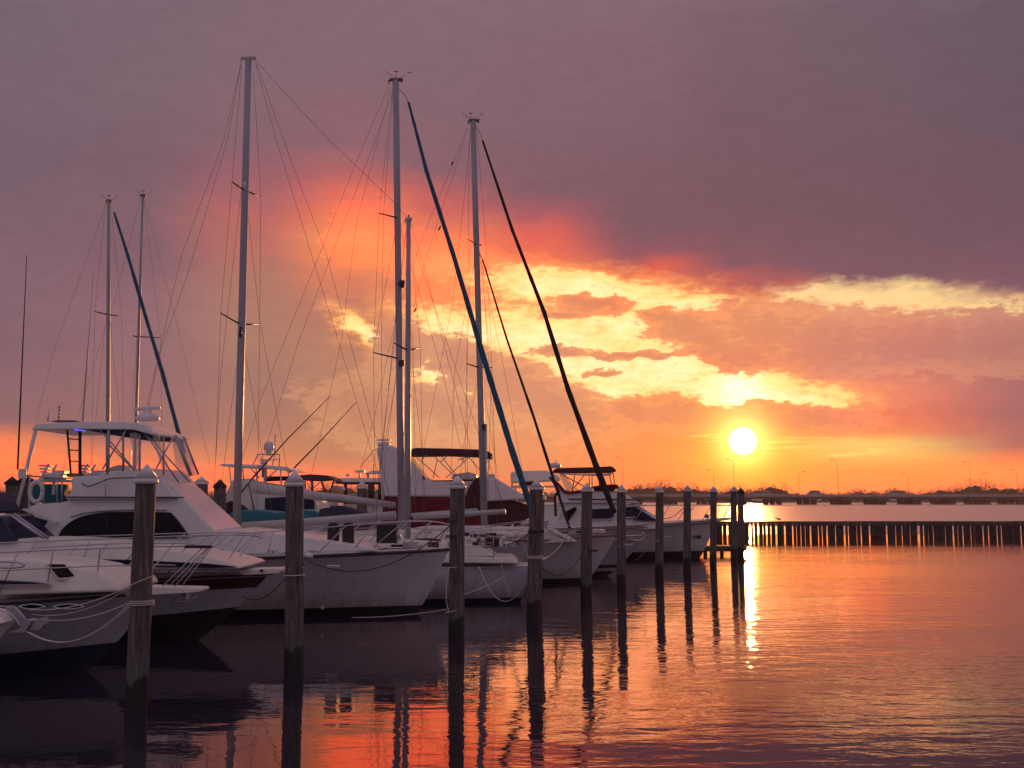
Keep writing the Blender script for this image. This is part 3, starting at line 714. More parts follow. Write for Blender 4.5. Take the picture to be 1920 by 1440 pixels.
# === white sportfishing boat ===
def sportfish():
    Yc = 30.2; Yn = 28.3; t = thing('sportfishing_boat', 'large white sportfishing boat with flybridge, hardtop and black curved side window', 'boat', (K(430,1157,Yc).x, Yc, 0))
    bt = K(842,1029,Yc)
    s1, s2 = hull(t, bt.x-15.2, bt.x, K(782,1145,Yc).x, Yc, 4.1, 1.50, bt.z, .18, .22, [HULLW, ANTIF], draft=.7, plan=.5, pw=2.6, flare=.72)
    for s_ in (s1, s2): MB().tube(offs(s_, -.03), .035, 6).build('rub_rail', MAROON, t)
    for s_ in (s1, s2): MB().tube(offs(s_, .03), .022, 6).build('toe_rail', WHITE, t)
    hw = 1.62
    # trunk cabin forward of the house
    m = MB().prof(XZ([(390,1042),(395,998),(440,992),(520,1000),(610,1012),(700,1026),(708,1034)], 29.0), Yc-1.35, Yc+1.35, .25); m.build('trunk_cabin', WHITE, t, bevel=.06)
    # deckhouse
    pts = [(36,1052),(50,958),(60,952),(98,947),(140,942),(265,940),(340,886),(346,890),(452,990),(462,1000),(462,1046)]
    m = MB().prof(XZ([(95,1052),(64,986),(34,952),(48,946),(98,942),(128,933)], Yn)+XZ([(345,890),(375,912),(452,988),(466,1044)], 31.6), Yc-hw-.1, Yc+hw+.1, .42, zr=(K(0,1052,Yn).z, K(0,932,Yn).z)); m.build('deckhouse', WHITE, t, bevel=.05)
    # black side window follows the sloping side a finger proud of it
    def sidewin(sgn):
        out = smoothpts([(K(a,b,Yn).x,0,K(a,b,Yn).z) for a,b in [(100,1008),(110,990),(135,972),(175,963),(215,961),(300,962),(313,966),(330,984),(347,1006)]], 4)
        out += [Vector((K(347,1008,Yn).x,0,K(347,1008,Yn).z)), Vector((K(104,1012,Yn).x,0,K(104,1012,Yn).z))]
        zl = K(0,1052,Yn).z; zh = K(0,932,Yn).z
        vs = []
        for off in (.03, -.03):
            for p in out:
                k = (p.z-zl)/(zh-zl)*.42; y = Yc - (hw+.1-k+off) ; vs.append((p.x, y if sgn < 0 else 2*Yc-y, p.z))
        n = len(out); fs = [list(range(n)), list(range(2*n-1, n-1, -1))] + [(i, (i+1) % n, (i+1) % n+n, i+n) for i in range(n)]
        MB().add(vs, fs).build('side_window', GLASS, t)
        ring = [Vector(p) for p in vs[:n]]
        for q_ in range(n): ring[q_] += Vector((0, -.012 if sgn < 0 else .012, 0))
        MB().tube(ring+[ring[0]], .018, 5).build('window_trim', RUB, t)
        for mx_ in (190, 262):
            p0 = K(mx_, 1006, Yn-.03); p1 = K(mx_, 963, Yn-.03)
            for pp in (p0, p1):
                yy_ = Yc-(hw+.1-(pp.z-zl)/(zh-zl)*.42+.035); pp.y = yy_ if sgn < 0 else 2*Yc-yy_
            MB().tube([p0, p1], .014, 5).build('window_mullion', RUB, t)
        eb = smoothpts([(K(a,b,Yn-.05).x, 0, K(a,b,Yn-.05).z) for a,b in [(118,969),(150,961),(200,957),(260,956),(300,957)]], 4)
        for p in eb:
            y = Yc-(hw+.13-(p.z-zl)/(zh-zl)*.42); p.y = y if sgn < 0 else 2*Yc-y
        MB().tube(eb, .022, 6).build('grab_rail', STEEL, t)
    sidewin(-1); sidewin(1)
    # aft awning wing with its struts, small blue side window below
    MB().prof(XZ([(34,955),(40,953),(103,980),(99,984)], Yn), Yc-hw-.1, Yc-hw+.02).build('wing_support', WHITE, t)
    MB().prof(XZ([(60,970),(84,977),(72,992),(58,985)], Yn-.12), Yc-hw-.22, Yc-hw-.16).build('quarter_window', BLUEGL, t)
    # flybridge coaming
    m = MB().prof(XZ([(124,936),(136,920),(133,900),(136,893),(185,892),(186,884)], 28.8)+XZ([(338,882),(352,893),(385,934)], 31.4), Yc-1.5, Yc+1.5, .14); m.build('flybridge', WHITE, t, bevel=.05)
    fy = Yc-1.49
    MB().tube([K(125,932,28.65), K(345,933,28.65)], .018, 5).build('trim_line', RUB, t)
    MB().tube(smoothpts(KK([(153,906),(165,912),(185,906),(205,898),(240,896),(300,896)], 28.63), 5), .016, 5).build('hose', RUB, t)
    MB().tube([K(198,897,28.63), K(198,932,28.63)], .012, 5).build('seam', STEEL, t)
    # sloped front face panel of the house
    # hardtop
    zt = K(0,798,Yc).z
    ht = [(63,805),(70,793),(80,790),(160,794),(240,791),(318,793),(335,803),(350,816),(346,820),(320,818),(240,818),(160,808),(62,808)]
    top = XM([(61,806,28.9),(70,795,28.9),(160,791,29),(245,790,30),(318,793,31.4),(350,813,31.4),(345,817,31.4),(300,806,31),(160,805,29)], 28.9)
    MB().prof(top, Yc-1.45, Yc+1.45, .10).build('hardtop', WHITE, t, bevel=.03)
    MB().prof(XM([(160,805.5,29),(300,806.5,31),(341,817.5,31.2),(335,820,31.2),(250,818,30)], 28.9), Yc-1.3, Yc+1.3).build('hardtop_liner', CANVN, t)
    lt = MB()
    for i in range(8): lt.box(K(140+i*2.6, 805.5+i*.35, Yc-1.32), (.022, .02, .022))
    em = bpy.data.materials.new('blue led'); em.use_nodes = True; b_ = em.node_tree.nodes['Principled BSDF']; b_.inputs['Emission Color'].default_value = (.05,.08,1,1); b_.inputs['Emission Strength'].default_value = 3; b_.inputs['Base Color'].default_value = (0,0,.1,1)
    lt.build('led_strip', em, t)
    # hardtop legs and crossed braces
    for dy in (-1.35, 1.35):
        Y = Yc+dy
        MB().tube([K(67,806,Y), K(50,880,Y), K(30,958,Y)], .05, 8).build('outrigger_strut', WHITE, t)
        for a, b_, r_ in (((204,806),(202,890),.045),((231,812),(231,885),.03),((262,815),(262,885),.03),((307,815),(307,890),.022),((329,816),(358,892),.05),((344,818),(372,890),.03)):
            MB().tube([K(*a, Y), K(*b_, Y)], r_, 7).build('post', ALU, t)
        for a, b_ in (((186,804),(255,884)),((238,804),(192,880)),((268,806),(335,905)),((281,820),(356,905)),((322,824),(293,878)),((200,830),(260,890))):
            MB().tube([K(*a, Y), K(*b_, Y)], .021, 6).build('brace', STEEL, t)
        # rolled clear curtains
        MB().prof(XZ([(244,812),(258,812),(262,846),(264,884),(246,884),(247,846)], Y), Y-.04, Y+.04).build('clear_curtain', CLEARV, t)
        MB().prof(XZ([(286,812),(298,812),(305,850),(320,884),(306,884),(292,840)], Y), Y-.04, Y+.04).build('clear_curtain', CLEARV, t)
        MB().prof(XZ([(322,818),(346,818),(368,892),(345,892),(330,878)], Y), Y-.03, Y+.03).build('clear_curtain', CLEARV, t)
    # cushion tied against the front
    MB().box(K(42,888,Yc-1.5), (.22,.06,.26)).build('cable_box', WHITE, t, bevel=.02)
    # ladder to the hardtop
    la = [K(126,806,Yc-.9), K(133,890,Yc-.9)]; lb = [K(150,808,Yc-.9), K(150,890,Yc-.9)]
    m = MB().tube(la, .03, 6).tube(lb, .045, 6)
    for k in (.2,.45,.7): m.tube([la[0].lerp(la[1],k), lb[0].lerp(lb[1],k)], .018, 5)
    m.build('ladder', RUB, t)
    m = MB().box(K(142,891,Yc-.9), (.36,.4,.10)); m.build('ladder_pad', TEAK, t, bevel=.03)
    # helm chairs
    for px, Y in ((92,Yc-1.0),(165,Yc-.6)):
        c = K(px, 885, Y)
        m = MB()
        for k in range(3): m.box((c.x-.10+k*.03, Y, c.z+.17-k*.085), (.20,.5,.045))
        m.prof([(c.x-.02,c.z-.08),(c.x+.12,c.z+.22),(c.x+.06,c.z+.22),(c.x-.08,c.z-.08)], Y-.28, Y-.24); m.prof([(c.x-.02,c.z-.08),(c.x+.12,c.z+.22),(c.x+.06,c.z+.22),(c.x-.08,c.z-.08)], Y+.24, Y+.28)
        m.box((c.x+.17, Y, c.z-.10), (.52,.5,.12)); m.box((c.x+.32, Y, c.z-.02), (.3,.45,.12)); m.tube([(c.x+.15,Y,c.z-.16),(c.x+.15,Y,c.z-.62)], .05, 8)
        m.build('helm_chair', HEAD, t, bevel=.015)
    # instrument pod and wheel
    MB().prof(XZ([(205,884),(222,876),(236,872),(248,884)], Yc), Yc-.5, Yc+.5).build('helm_console', HEAD, t, bevel=.03)
    # cockpit of the fly deck: rails, curved moulding and teal cushion
    m = MB().tube(smoothpts(KK([(54,985),(56,897),(62,893),(125,897)], Yc-1.3), 4), .025, 6)
    for px in (82,107,116): m.tube(KK([(px,896),(px,945)], Yc-1.3), .02, 6)
    m.build('aft_rail', STEEL, t)
    o = MB(); c = K(68,922,Yc-1.3)
    o.tube([(c.x+.17*cos(a), c.y, c.z+.27*sin(a)) for a in [2*pi*k/20 for k in range(21)]], .06, 8); o.build('life_ring', HEAD, t)
    MB().box(K(92,925,Yc-.7), (.9,.5,.5)).build('bench', TEAL, t, bevel=.05)
    MB().box(K(104,900,Yc-.9), (.75,.5,.12)).build('seat_cushion', HEAD, t, bevel=.04)
    # radar on the hardtop
    c = K(277,787,Yc); m = MB().lathe([(.30,0),(.34,.06),(.30,.14),(.14,.22),(.10,.30),(.10,.34)], (c.x, Yc, c.z-.03), 18); m.build('radar_base', HEAD, t)
    a = K(276,766,Yc); MB().box((a.x, Yc, a.z), (.76,.12,.10), Matrix.Rotation(R(-4),3,'Y')).build('radar_scanner', HEAD, t, bevel=.03)
    # hailer, stub antenna stacks
    m = MB(); c = K(110,790,Yc-.6)
    for k in range(5): m.lathe([(.02,0),(.03,.02),(.02,.05)], (c.x, c.y, c.z+k*.09), 8)
    m.tube([c, c+Vector((0,0,.46))], .008, 5); m.build('light_stack', PLAST, t)
    MB().prof(XZ([(100,791),(112,789),(145,789),(150,791)], Yc-.5), Yc-.7, Yc-.2).build('hatch_cover', PLAST, t)
    # whip antennas
    for (a, b_, Y) in (((33,880),(50,478),Yc-1.7),((155,790),(175,512),Yc+1.0),((90,790),(92,768),Yc)):
        p, q = K(*a, Y), K(*b_, Y); MB().tube([p, p.lerp(q,.5), q], [.028,.020,.010], 6).build('antenna', STEEL if a[0] != 33 else PLAST, t)
    # bow rail
    Yn2 = Yc-1.75
    topr = [K(330,1008,Yn2), K(430,1002,Yn2), K(560,993,Yn2+.1), K(660,985,Yn2+.35), K(740,980,Yc-1.0), K(800,978,Yc-.5), K(846,984,Yc-.12), K(852,984,Yc)]
    def foot(px, i): 
        return min(s1, key=lambda p: abs(p.x-K(px,1035,Yn2+.3).x)) + Vector((0,.06,.03))
    feet = []
    for a, b_ in ((400,372),(440,385),(478,450),(520,492),(565,530),(650,585),(700,650),(750,700),(800,752),(838,800)):
        pts = smoothpts(topr, 8); xx = K(a,1000,Yn2+.2).x; p = min(pts, key=lambda q: abs(q.x-xx)); feet.append((p, foot(b_, 0)))
    rail(t, topr, feet)
    rail(t, mirrorY(topr, Yc), [(mirrorY([a], Yc)[0], mirrorY([b_], Yc)[0]) for a, b_ in feet])
    # fenders (dark pads) hung in the rail, hatch, cleats
    for px, lab in ((625,'left'),(653,'right')):
        c = K(px,1004,29.4); m = MB()
        m.prof([(c.x+dx*.155, c.z+dz*.36) for dx, dz in ((-1,-.72),(-.7,-1),(.7,-1),(1,-.72),(1,.72),(.7,1),(-.7,1),(-1,.72))], 29.3, 29.5); m.build('rail_pad', RUB, t, bevel=.05)
    c = K(727,1000,30.0); MB().box((c.x, 29.9, c.z), (.55,.5,.52)).build('deck_locker', RUB, t, bevel=.03)
    for px in (512,585): 
        c = K(px,1037,28.6); MB().tube([c-Vector((.13,0,-.06)), c+Vector((.13,0,.06))], .02, 6).box(c, (.06,.05,.1)).build('cleat', STEEL, t)
    for px, py in ((625,1063),): 
        c = K(px,py,28.12); MB().box(c, (.36,.05,.10)).build('hull_vent', STEEL, t, bevel=.02)
    for px in (487,605): c = K(px,1139,28.15); MB().lathe([(.02,-.03),(.05,0),(.05,.03)], c, 10, axis=Vector((0,-1,0))).build('drain_fitting', STEEL, t)
    for py, r_ in ((1042,.055),): MB().lathe([(.02,-.1),(.07,-.04),(.07,.10),(.05,.14)], K(577,py,28.0), 14, axis=Vector((1,0,0))).build('fairlead', WHITE, t)
    coil(t, K(770,1026,Yc), .2); coil(t, K(812,1026,Yc), .15, ROPED); cowl(t, K(745,1022,Yc-.3), .1)
    MB().box(K(775,1024,Yc), (.5,.35,.12)).build('windlass', STEEL, t, bevel=.03)
sportfish()

# === sport cruiser with dark stripe ===
def cruiser():
    Yc = 24.5; t = thing('motor_cruiser', 'sleek white motor cruiser with dark maroon hull stripe and long blue window slit', 'boat', (K(300,1190,Yc).x, Yc, 0))
    bt = K(512,1068,Yc)
    s1, s2 = hull(t, bt.x-12.5, bt.x, K(372,1188,Yc).x, Yc, 3.6, 1.36, bt.z, .16, .74, [HULLG, ANTIF, MAROON], draft=.6, plan=.42, pw=2.1, flare=.62, stripe=(.15,.40))
    for s_ in (s1, s2): MB().tube(offs(s_, -.09), .03, 6).build('rub_rail', RUB, t)
    # pulpit
    MB().prof(XZ([(440,1066),(530,1064),(533,1069),(528,1074),(440,1078)], Yc), Yc-.32, Yc+.32, .02).build('bow_pulpit', CREAM, t, bevel=.02)
    MB().tube([K(490,1070,Yc-.36), K(491,1070,Yc-.40)], .035, 10).build('hawse_hole', RUB, t)
    Y = Yc-1.15
    MB().prof(XZ([(-60,1072),(-60,1012),(60,1011),(150,1015),(260,1024),(330,1034),(400,1046),(448,1060),(452,1066)], Y), Yc-1.3, Yc+1.3, .42).build('cabin_trunk', CREAM, t, bevel=.10, seg=4)
    MB().prof(XZ([(40,1047),(120,1047),(250,1050),(390,1057),(440,1062),(400,1065),(240,1060),(160,1056)], Yc-1.33), Yc-1.33, Yc-1.20, -.02).build('window_slit', BLUEGL, t)
    # windshield and frame
    wp = XZ([(-80,1016),(-80,975),(0,966),(10,968),(46,1010),(44,1014)], Yc-.6)
    MB().prof(wp, Yc-1.05, Yc+1.05, .25).build('windshield', BLUEGL, t, bevel=.03)
    for dy in (-1.07,):
        MB().tube([K(18,965,Yc+dy+.12), K(82,1009,Yc+dy)], .03, 6).build('windshield_frame', STEEL, t)
        MB().tube([K(26,964,Yc+dy+.2), K(90,1009,Yc+dy+.1)], .035, 6).build('windshield_frame', ALU, t)
        MB().tube([K(-60,974,Yc+dy+.1), K(20,965,Yc+dy+.12)], .022, 6).build('windshield_frame', STEEL, t)
    MB().prof(XZ([(-160,970),(-160,912),(-60,914),(-26,924),(-8,942),(0,962),(-10,962)], Yc), Yc-1.2, Yc+1.2, .3).build('canvas_top', CANVN, t, bevel=.12, seg=4)
    top = [K(-60,1022,Yc-1.6), K(0,1018,Yc-1.6), K(150,1012,Yc-1.55), K(290,1007,Yc-1.35), K(400,1003,Yc-.9), K(470,1004,Yc-.45), K(488,1008,Yc-.1), K(489,1009,Yc)]
    P = smoothpts(top, 8); feet = []
    for a, b_ in ((85,20),(168,130),(268,215),(350,300),(398,340),(440,392)):
        p = min(P, key=lambda q: abs(q.x-K(a,1008,Yc-1.4).x)); f = min(s1, key=lambda q: abs(q.x-K(b_,1060,Yc-1.4).x))+Vector((0,.08,.02)); feet.append((p, f))
    rail(t, top, feet); rail(t, mirrorY(top, Yc), [(mirrorY([a],Yc)[0], mirrorY([b_],Yc)[0]) for a, b_ in feet])
    MB().prof(XZ([(400,1050),(430,1048),(460,1052),(470,1060),(400,1060)], Yc), Yc-.2, Yc+.2).build('windlass', STEEL, t, bevel=.04)
    c = K(410,1062,Yc-.9); MB().tube([c-Vector((.12,0,0)), c+Vector((.12,0,0))], .02, 6).build('cleat', RUB, t)
cruiser()

# === nearest cruiser with cream foredeck ===
def near_boat():
    Yc = 20.2; t = thing('cabin_cruiser', 'cream decked cabin cruiser with slit portholes and foredeck hatch, moored nearest the first piling', 'boat', (K(100,1245,Yc).x, Yc, 0))
    bt = K(300,1106,Yc)
    s1, s2 = hull(t, bt.x-9.0, bt.x, K(163,1246,Yc).x, Yc, 3.1, 1.20, bt.z, .13, .52, [HULLG, NAVYB], draft=.5, plan=.40, pw=2.0, flare=.60)
    for s_ in (s1, s2): MB().tube(offs(s_, -.05), .022, 6).build('rub_rail', RUB, t)
    MB().prof(XZ([(230,1100),(284,1098),(384,1101),(385,1107),(370,1109),(240,1116)], Yc), Yc-.30, Yc+.30, .02).build('bow_pulpit', CREAM, t, bevel=.015)
    MB().prof(XZ([(-60,1116),(-60,1046),(0,1046),(60,1049),(120,1055),(166,1064),(200,1078),(232,1094),(240,1108)], Yc-.8), Yc-1.1, Yc+1.1, .40).build('cabin_trunk', CREAM, t, bevel=.09, seg=4)
    # hatch on the sloping crown
    h = [K(90,1060,Yc-.84), K(122,1060,Yc-.80), K(141,1082,Yc-.86), K(111,1085,Yc-.98)]
    n_ = (h[1]-h[0]).cross(h[3]-h[0]).normalized()
    if n_.y > 0: n_ = -n_
    vs = [p+n_*.05 for p in h]+[p-n_*.12 for p in h]
    MB().add(vs, [(0,1,2,3),(4,7,6,5),(0,4,5,1),(1,5,6,2),(2,6,7,3),(3,7,4,0)]).build('deck_hatch', GLASS, t, bevel=.02)
    ctr = sum(h, Vector())/4; vs = [ctr+(p-ctr)*1.22+n_*.02 for p in h]+[ctr+(p-ctr)*1.3-n_*.12 for p in h]
    MB().add(vs, [(0,1,2,3),(4,7,6,5),(0,4,5,1),(1,5,6,2),(2,6,7,3),(3,7,4,0)]).build('hatch_frame', CREAM, t, bevel=.02)
    MB().prof(XZ([(-40,1088),(0,1088),(60,1091),(92,1096),(60,1095),(-40,1096)], Yc-1.12), Yc-1.16, Yc-1.0).build('window_slit', BLUEGL, t)
    # eye shaped portholes in the topsides
    for cx, w_ in ((62,22),(130,26)):
        c = K(cx,1137,Yc-1.45); f = min(s1, key=lambda q: abs(q.x-c.x)); yy = Yc-1.42 if cx < 100 else Yc-1.36
        c = K(cx,1137,yy); rw = w_*yy/2000
        lens = [(c.x+rw*cos(a), c.z+.030*sin(a)*abs(sin(a))) for a in [2*pi*k/24 for k in range(24)]]
        MB().prof(lens, yy-.03, yy+.15).build('porthole', GLASS, t)
        MB().tube([(c.x+rw*1.12*cos(a), yy-.035, c.z+.042*sin(a)*abs(sin(a))) for a in [2*pi*k/24 for k in range(25)]], .009, 5).build('porthole_trim', CREAM, t)
    Yr = Yc-1.25
    top = [K(-60,1040,Yr), K(0,1036,Yr), K(100,1031,Yr), K(200,1028,Yr+.15), K(290,1025,Yr+.5), K(350,1024,Yc-.3), K(390,1024,Yc-.12), K(396,1024,Yc)]
    mid = [K(-60,1074,Yr), K(0,1070,Yr), K(100,1065,Yr), K(200,1061,Yr+.15), K(290,1059,Yr+.5), K(330,1060,Yc-.35)]
    P = smoothpts(top, 8); feet = []
    for a, b_ in ((36,0),(100,60),(188,140),(258,215),(352,305),(366,328)):
        p = min(P, key=lambda q: abs(q.x-K(a,1028,Yr+.1).x)); f = min(s1, key=lambda q: abs(q.x-K(b_,1108,Yr+.1).x))+Vector((0,.06,.02)); 
        if a > 300: f = K(b_,1099,Yc-.26)
        feet.append((p, f))
    rail(t, top, feet, mid=mid); rail(t, mirrorY(top, Yc), [(mirrorY([a],Yc)[0], mirrorY([b_],Yc)[0]) for a, b_ in feet])
    MB().tube([K(346,1025,Yc-.32), K(396,1025,Yc-.1)], .028, 8).build('rail_grip', RUB, t)
    # anchor under the pulpit
    m = MB().tube(KK([(340,1112),(352,1120),(365,1122)], Yc), .03, 6).box(K(354,1116,Yc), (.06,.14,.14)); m.tube(smoothpts(KK([(322,1126),(345,1128),(360,1126),(368,1120)], Yc), 4), .022, 6); m.build('anchor', STEEL, t)
    MB().box(K(212,1099,Yc-.5), (.36,.2,.05)).build('deck_cushion', BLUEP, t, bevel=.02)
    MB().lathe([(.08,0),(.10,.05),(.10,.12),(.05,.16)], K(242,1094,Yc-.1), 14).build('windlass', CREAM, t)
    # rolled rail gate at the left
    m = MB().tube(smoothpts(KK([(-10,1053),(30,1054),(46,1060),(30,1064),(-10,1064)], Yc-1.4), 4), .018, 6); m.build('step_rail', STEEL, t)
near_boat()

# === bow of the boat at the left edge with its anchor ===
def edge_boat():
    Yc = 17.6; t = thing('edge_boat', 'cream bow tip with anchor just entering at the left edge of the photo', 'boat', (K(-80,1200,Yc).x, Yc, 0))
    bt = K(30,1163,Yc)
    hull(t, bt.x-6, bt.x, K(-120,1290,Yc).x, Yc, 2.6, .95, bt.z, .12, .3, [CREAM, NAVYB], draft=.4, plan=.35, pw=1.7, flare=.6)
    MB().prof(XZ([(-150,1168),(-150,1140),(-30,1139),(4,1146),(22,1156),(30,1164),(10,1167)], Yc), Yc-.45, Yc+.45, .2).build('foredeck', CREAM, t, bevel=.05, seg=3)
    m = MB().prof(XZ([(10,1139),(28,1138),(50,1162),(54,1176),(40,1178),(18,1150)], Yc), Yc-.03, Yc+.03)
    m.prof(XZ([(20,1185),(46,1176),(56,1160),(66,1162),(52,1185)], Yc), Yc-.12, Yc+.12)
    m.prof(XZ([(55,1182),(66,1162),(84,1157),(86,1170),(78,1180)], Yc), Yc-.05, Yc+.12)
    m.build('anchor', ALU, t, bevel=.008)
    MB().tube(smoothpts(KK([(-30,1136),(10,1137),(28,1138),(44,1155),(47,1160)], Yc-.12), 4), .009, 6).build('bow_roller_rail', STEEL, t)
    MB().tube(smoothpts(KK([(-12,1144),(15,1147),(30,1162),(37,1175)], Yc-.2), 4), .012, 6).build('bow_trim', STEEL, t)
    return t
edge_boat()

# ---------------------------------------------------------------- sailing rigs
def mast(parent, base, top, r0, r1, m=ALU, name='mast'):
    return MB().tube([base, base.lerp(top,.3), base.lerp(top,.7), top], [r0, r0, (r0+r1)/2, r1], 14, oval=.8).build(name, m, parent)
def wires(parent, Y, lst, r=.0058, name='wire'):
    for L in lst:
        rr = r; dy = 0
        if isinstance(L[0], (int, float)): dy = L[0]; L = L[1:]
        pts = [K(a, b, Y+dy) if not isinstance(a, Vector) else a for a, b in L]
        MB().tube(pts, rr, 4, smooth=False).build(name, RIG, parent)
def spreader(parent, Y, a, b, c=None, s=.9):
    """a near tip, b at the mast, c far tip"""
    MB().tube([K(*a, Y-s), K(*b, Y)], [.022,.035], 6).build('spreader', RIG, parent)
    if c: MB().tube([K(*b, Y), K(*c, Y+s)], [.035,.022], 6).build('spreader', RIG, parent)
def furled(parent, Y, pts, rs, m):
    P = KK(pts, Y); Q = []; RR = []
    for i in range(len(P)-1):
        n = 10
        for k in range(n):
            q = P[i].lerp(P[i+1], k/n); Q.append(q); RR.append((rs[i]+(rs[i+1]-rs[i])*k/n)*(1+random.uniform(-.10,.10)))
    Q.append(P[-1]); RR.append(rs[-1])
    MB().tube(Q, RR, 9).build('furled_jib', m, parent)
def vane(parent, top, s=1.0, kind=0):
    m = MB().tube([top-Vector((0,0,.05)), top+Vector((0,0,.26*s))], .010, 5)
    m.tube([top, top+Vector((.38*s,0,.14*s)), top+Vector((.40*s,0,.24*s))], .009, 5)
    m.tube([top+Vector((.32*s,0,.22*s)), top+Vector((.48*s,0,.20*s))], .012, 5)
    m.tube([top, top+Vector((-.22*s,0,.16*s)), top+Vector((-.34*s,0,.26*s))], .009, 5)
    m.tube([top+Vector((-.07,0,.24*s)), top+Vector((.07,0,.24*s))], .022, 5)
    return m.build('wind_instruments', RIG, parent)
def masthead(parent, top, w=.45, m=ALU):
    mb = MB().box(top+Vector((.02,0,.0)), (w,.16,.07)).box(top+Vector((-w/2,0,-.08)), (.05,.06,.14)).box(top+Vector((w/2-.03,0,-.06)), (.05,.06,.10))
    return mb.build('masthead_fitting', m, parent, bevel=.01)

# === ketch (bow away to the left, stern behind the third piling) ===
def ketch():
    Y = 34.2; t = thing('ketch', 'white two masted ketch with long white booms and rounded stern beyond the sportfishing boat', 'boat', (K(700,1120,Y).x, Y, 0))
    st = K(974,1058,Y)
    s1, s2 = hull(t, st.x, st.x-14.5, st.x-13.6, Y, 3.9, st.z, 1.65, .14, .16, [HULLG, NAVYB], draft=.6, plan=.45, pw=2.0, stern=.42, dirx=-1, tum=.12, transom=.50, mid=.10)
    for s_ in (s1, s2): MB().tube(offs(s_, 0), .025, 6).build('toe_rail', CREAM, t)
    MB().prof(XZ([(560,1040),(565,1012),(620,1006),(735,1008),(800,1012),(905,1020),(930,1040)], Y), Y-1.2, Y+1.2, .25).build('coachroof', CREAM, t, bevel=.06)
    MB().prof(XZ([(770,1050),(775,1036),(960,1042),(972,1052)], Y), Y-1.4, Y+1.4, .1).build('cockpit_coaming', CREAM, t, bevel=.04)
    for px, w_ in ((640,14),(690,14),(745,12)): 
        c = K(px,1024,Y-1.12); MB().prof([(c.x-w_*.017,c.z-.05),(c.x+w_*.017,c.z-.05),(c.x+w_*.014,c.z+.05),(c.x-w_*.014,c.z+.05)], Y-1.2, Y-1.05).build('window', GLASS, t)
    mt = K(466,112,Y); mb_ = K(443,1010,Y)
    mast(t, mb_, mt, .155, .135)
    masthead(t, mt+Vector((0,0,.06)), .5, HEAD)
    zt = K(766,412,Y); zb = K(764,1015,Y)
    mast(t, zb, zt, .125, .09, name='mizzen_mast'); masthead(t, zt+Vector((0,0,.03)), .22, HEAD)
    MB().tube([zt, zt+Vector((0,0,.16))], .025, 6).build('masthead_light', PLAST, t)
    spreader(t, Y, (435,341),(457,356),(489,369)); spreader(t, Y, (414,587),(450,608),(487,608), 1.1)
    spreader(t, Y, (739,643),(764,657),(788,652), .8)
    MB().tube([K(452,613,Y-.17), K(450,632,Y-.17)], .05, 8).build('steaming_light', PLAST, t)
    MB().tube([K(459,340,Y-.16), K(458,356,Y-.16)], .04, 6).build('spreader_bracket', HEAD, t)
    # booms
    MB().tube([K(455,987,Y-.2), K(560,981,Y-.3), K(742,966,Y-.5)], [.13,.14,.13], 12).build('main_boom', BOOM, t)
    MB().tube([K(457,987,Y-.2), K(441,990,Y)], .045, 8).build('gooseneck', RIG, t)
    MB().tube([K(776,970,Y-.15), K(948,959,Y-.6)], [.085,.08], 12).build('mizzen_boom', BOOM, t)
    MB().tube([K(764,970,Y), K(778,970,Y-.15)], .035, 6).build('gooseneck', RIG, t)
    for px in (455,470,480,500,560,700): pass
    wires(t, Y, [
      [(478,112),(562,205),(620,265),(740,380),(765,410)],
      [(452,118),(420,262),(340,480),(262,820),(215,985)], [(452,120),(427,260),(350,520),(300,660),(232,985)],
      [-1.0,(453,125),(435,341),(414,587),(404,870),(396,1035)], [1.0,(475,135),(489,369),(487,608),(484,860),(482,1020)],
      [-.8,(452,360),(414,700),(404,870)], [.8,(462,372),(487,600),(560,1000)],
      [-.4,(450,640),(420,870),(405,1035)], [.4,(456,640),(505,930),(520,1010)],
      [(479,118),(520,270),(585,480),(650,690),(742,1000)], [(481,118),(545,300),(610,470),(705,820),(748,1010)],
      [-.7,(762,430),(739,643),(712,870),(702,1030)], [.7,(768,430),(788,652),(792,860),(796,1030)],
      [(770,418),(800,520),(862,760),(930,1030)], [(760,440),(741,600),(700,1020)], [.5,(770,660),(793,860),(800,1020)],
      [(744,969),(765,720),(768,450)], [(948,960),(768,440)],
    ])
    # mainsheet blocks and lifelines
    lp = [K(px, py, Y-1.7) for px, py in ((560,996),(640,992),(760,990),(860,996),(960,1012),(984,1022))]
    feet = [(p, Vector((p.x, p.y+.05, 1.35))) for p in [K(px, py, Y-1.7) for px, py in ((560,996),(640,992),(760,990),(860,996),(925,1006),(984,1022))]]
    rail(t, lp, feet, r=.010, name='lifeline')
    for px, py in ((778,1028),(830,1036),(905,1018),(940,1022)): MB().lathe([(.07,0),(.09,.05),(.07,.10),(.08,.16)], K(px,py,Y-.8), 12).build('winch', STEEL, t)
    clutter(t, Y, 11, 780, 965, 1026, 15)
ketch()

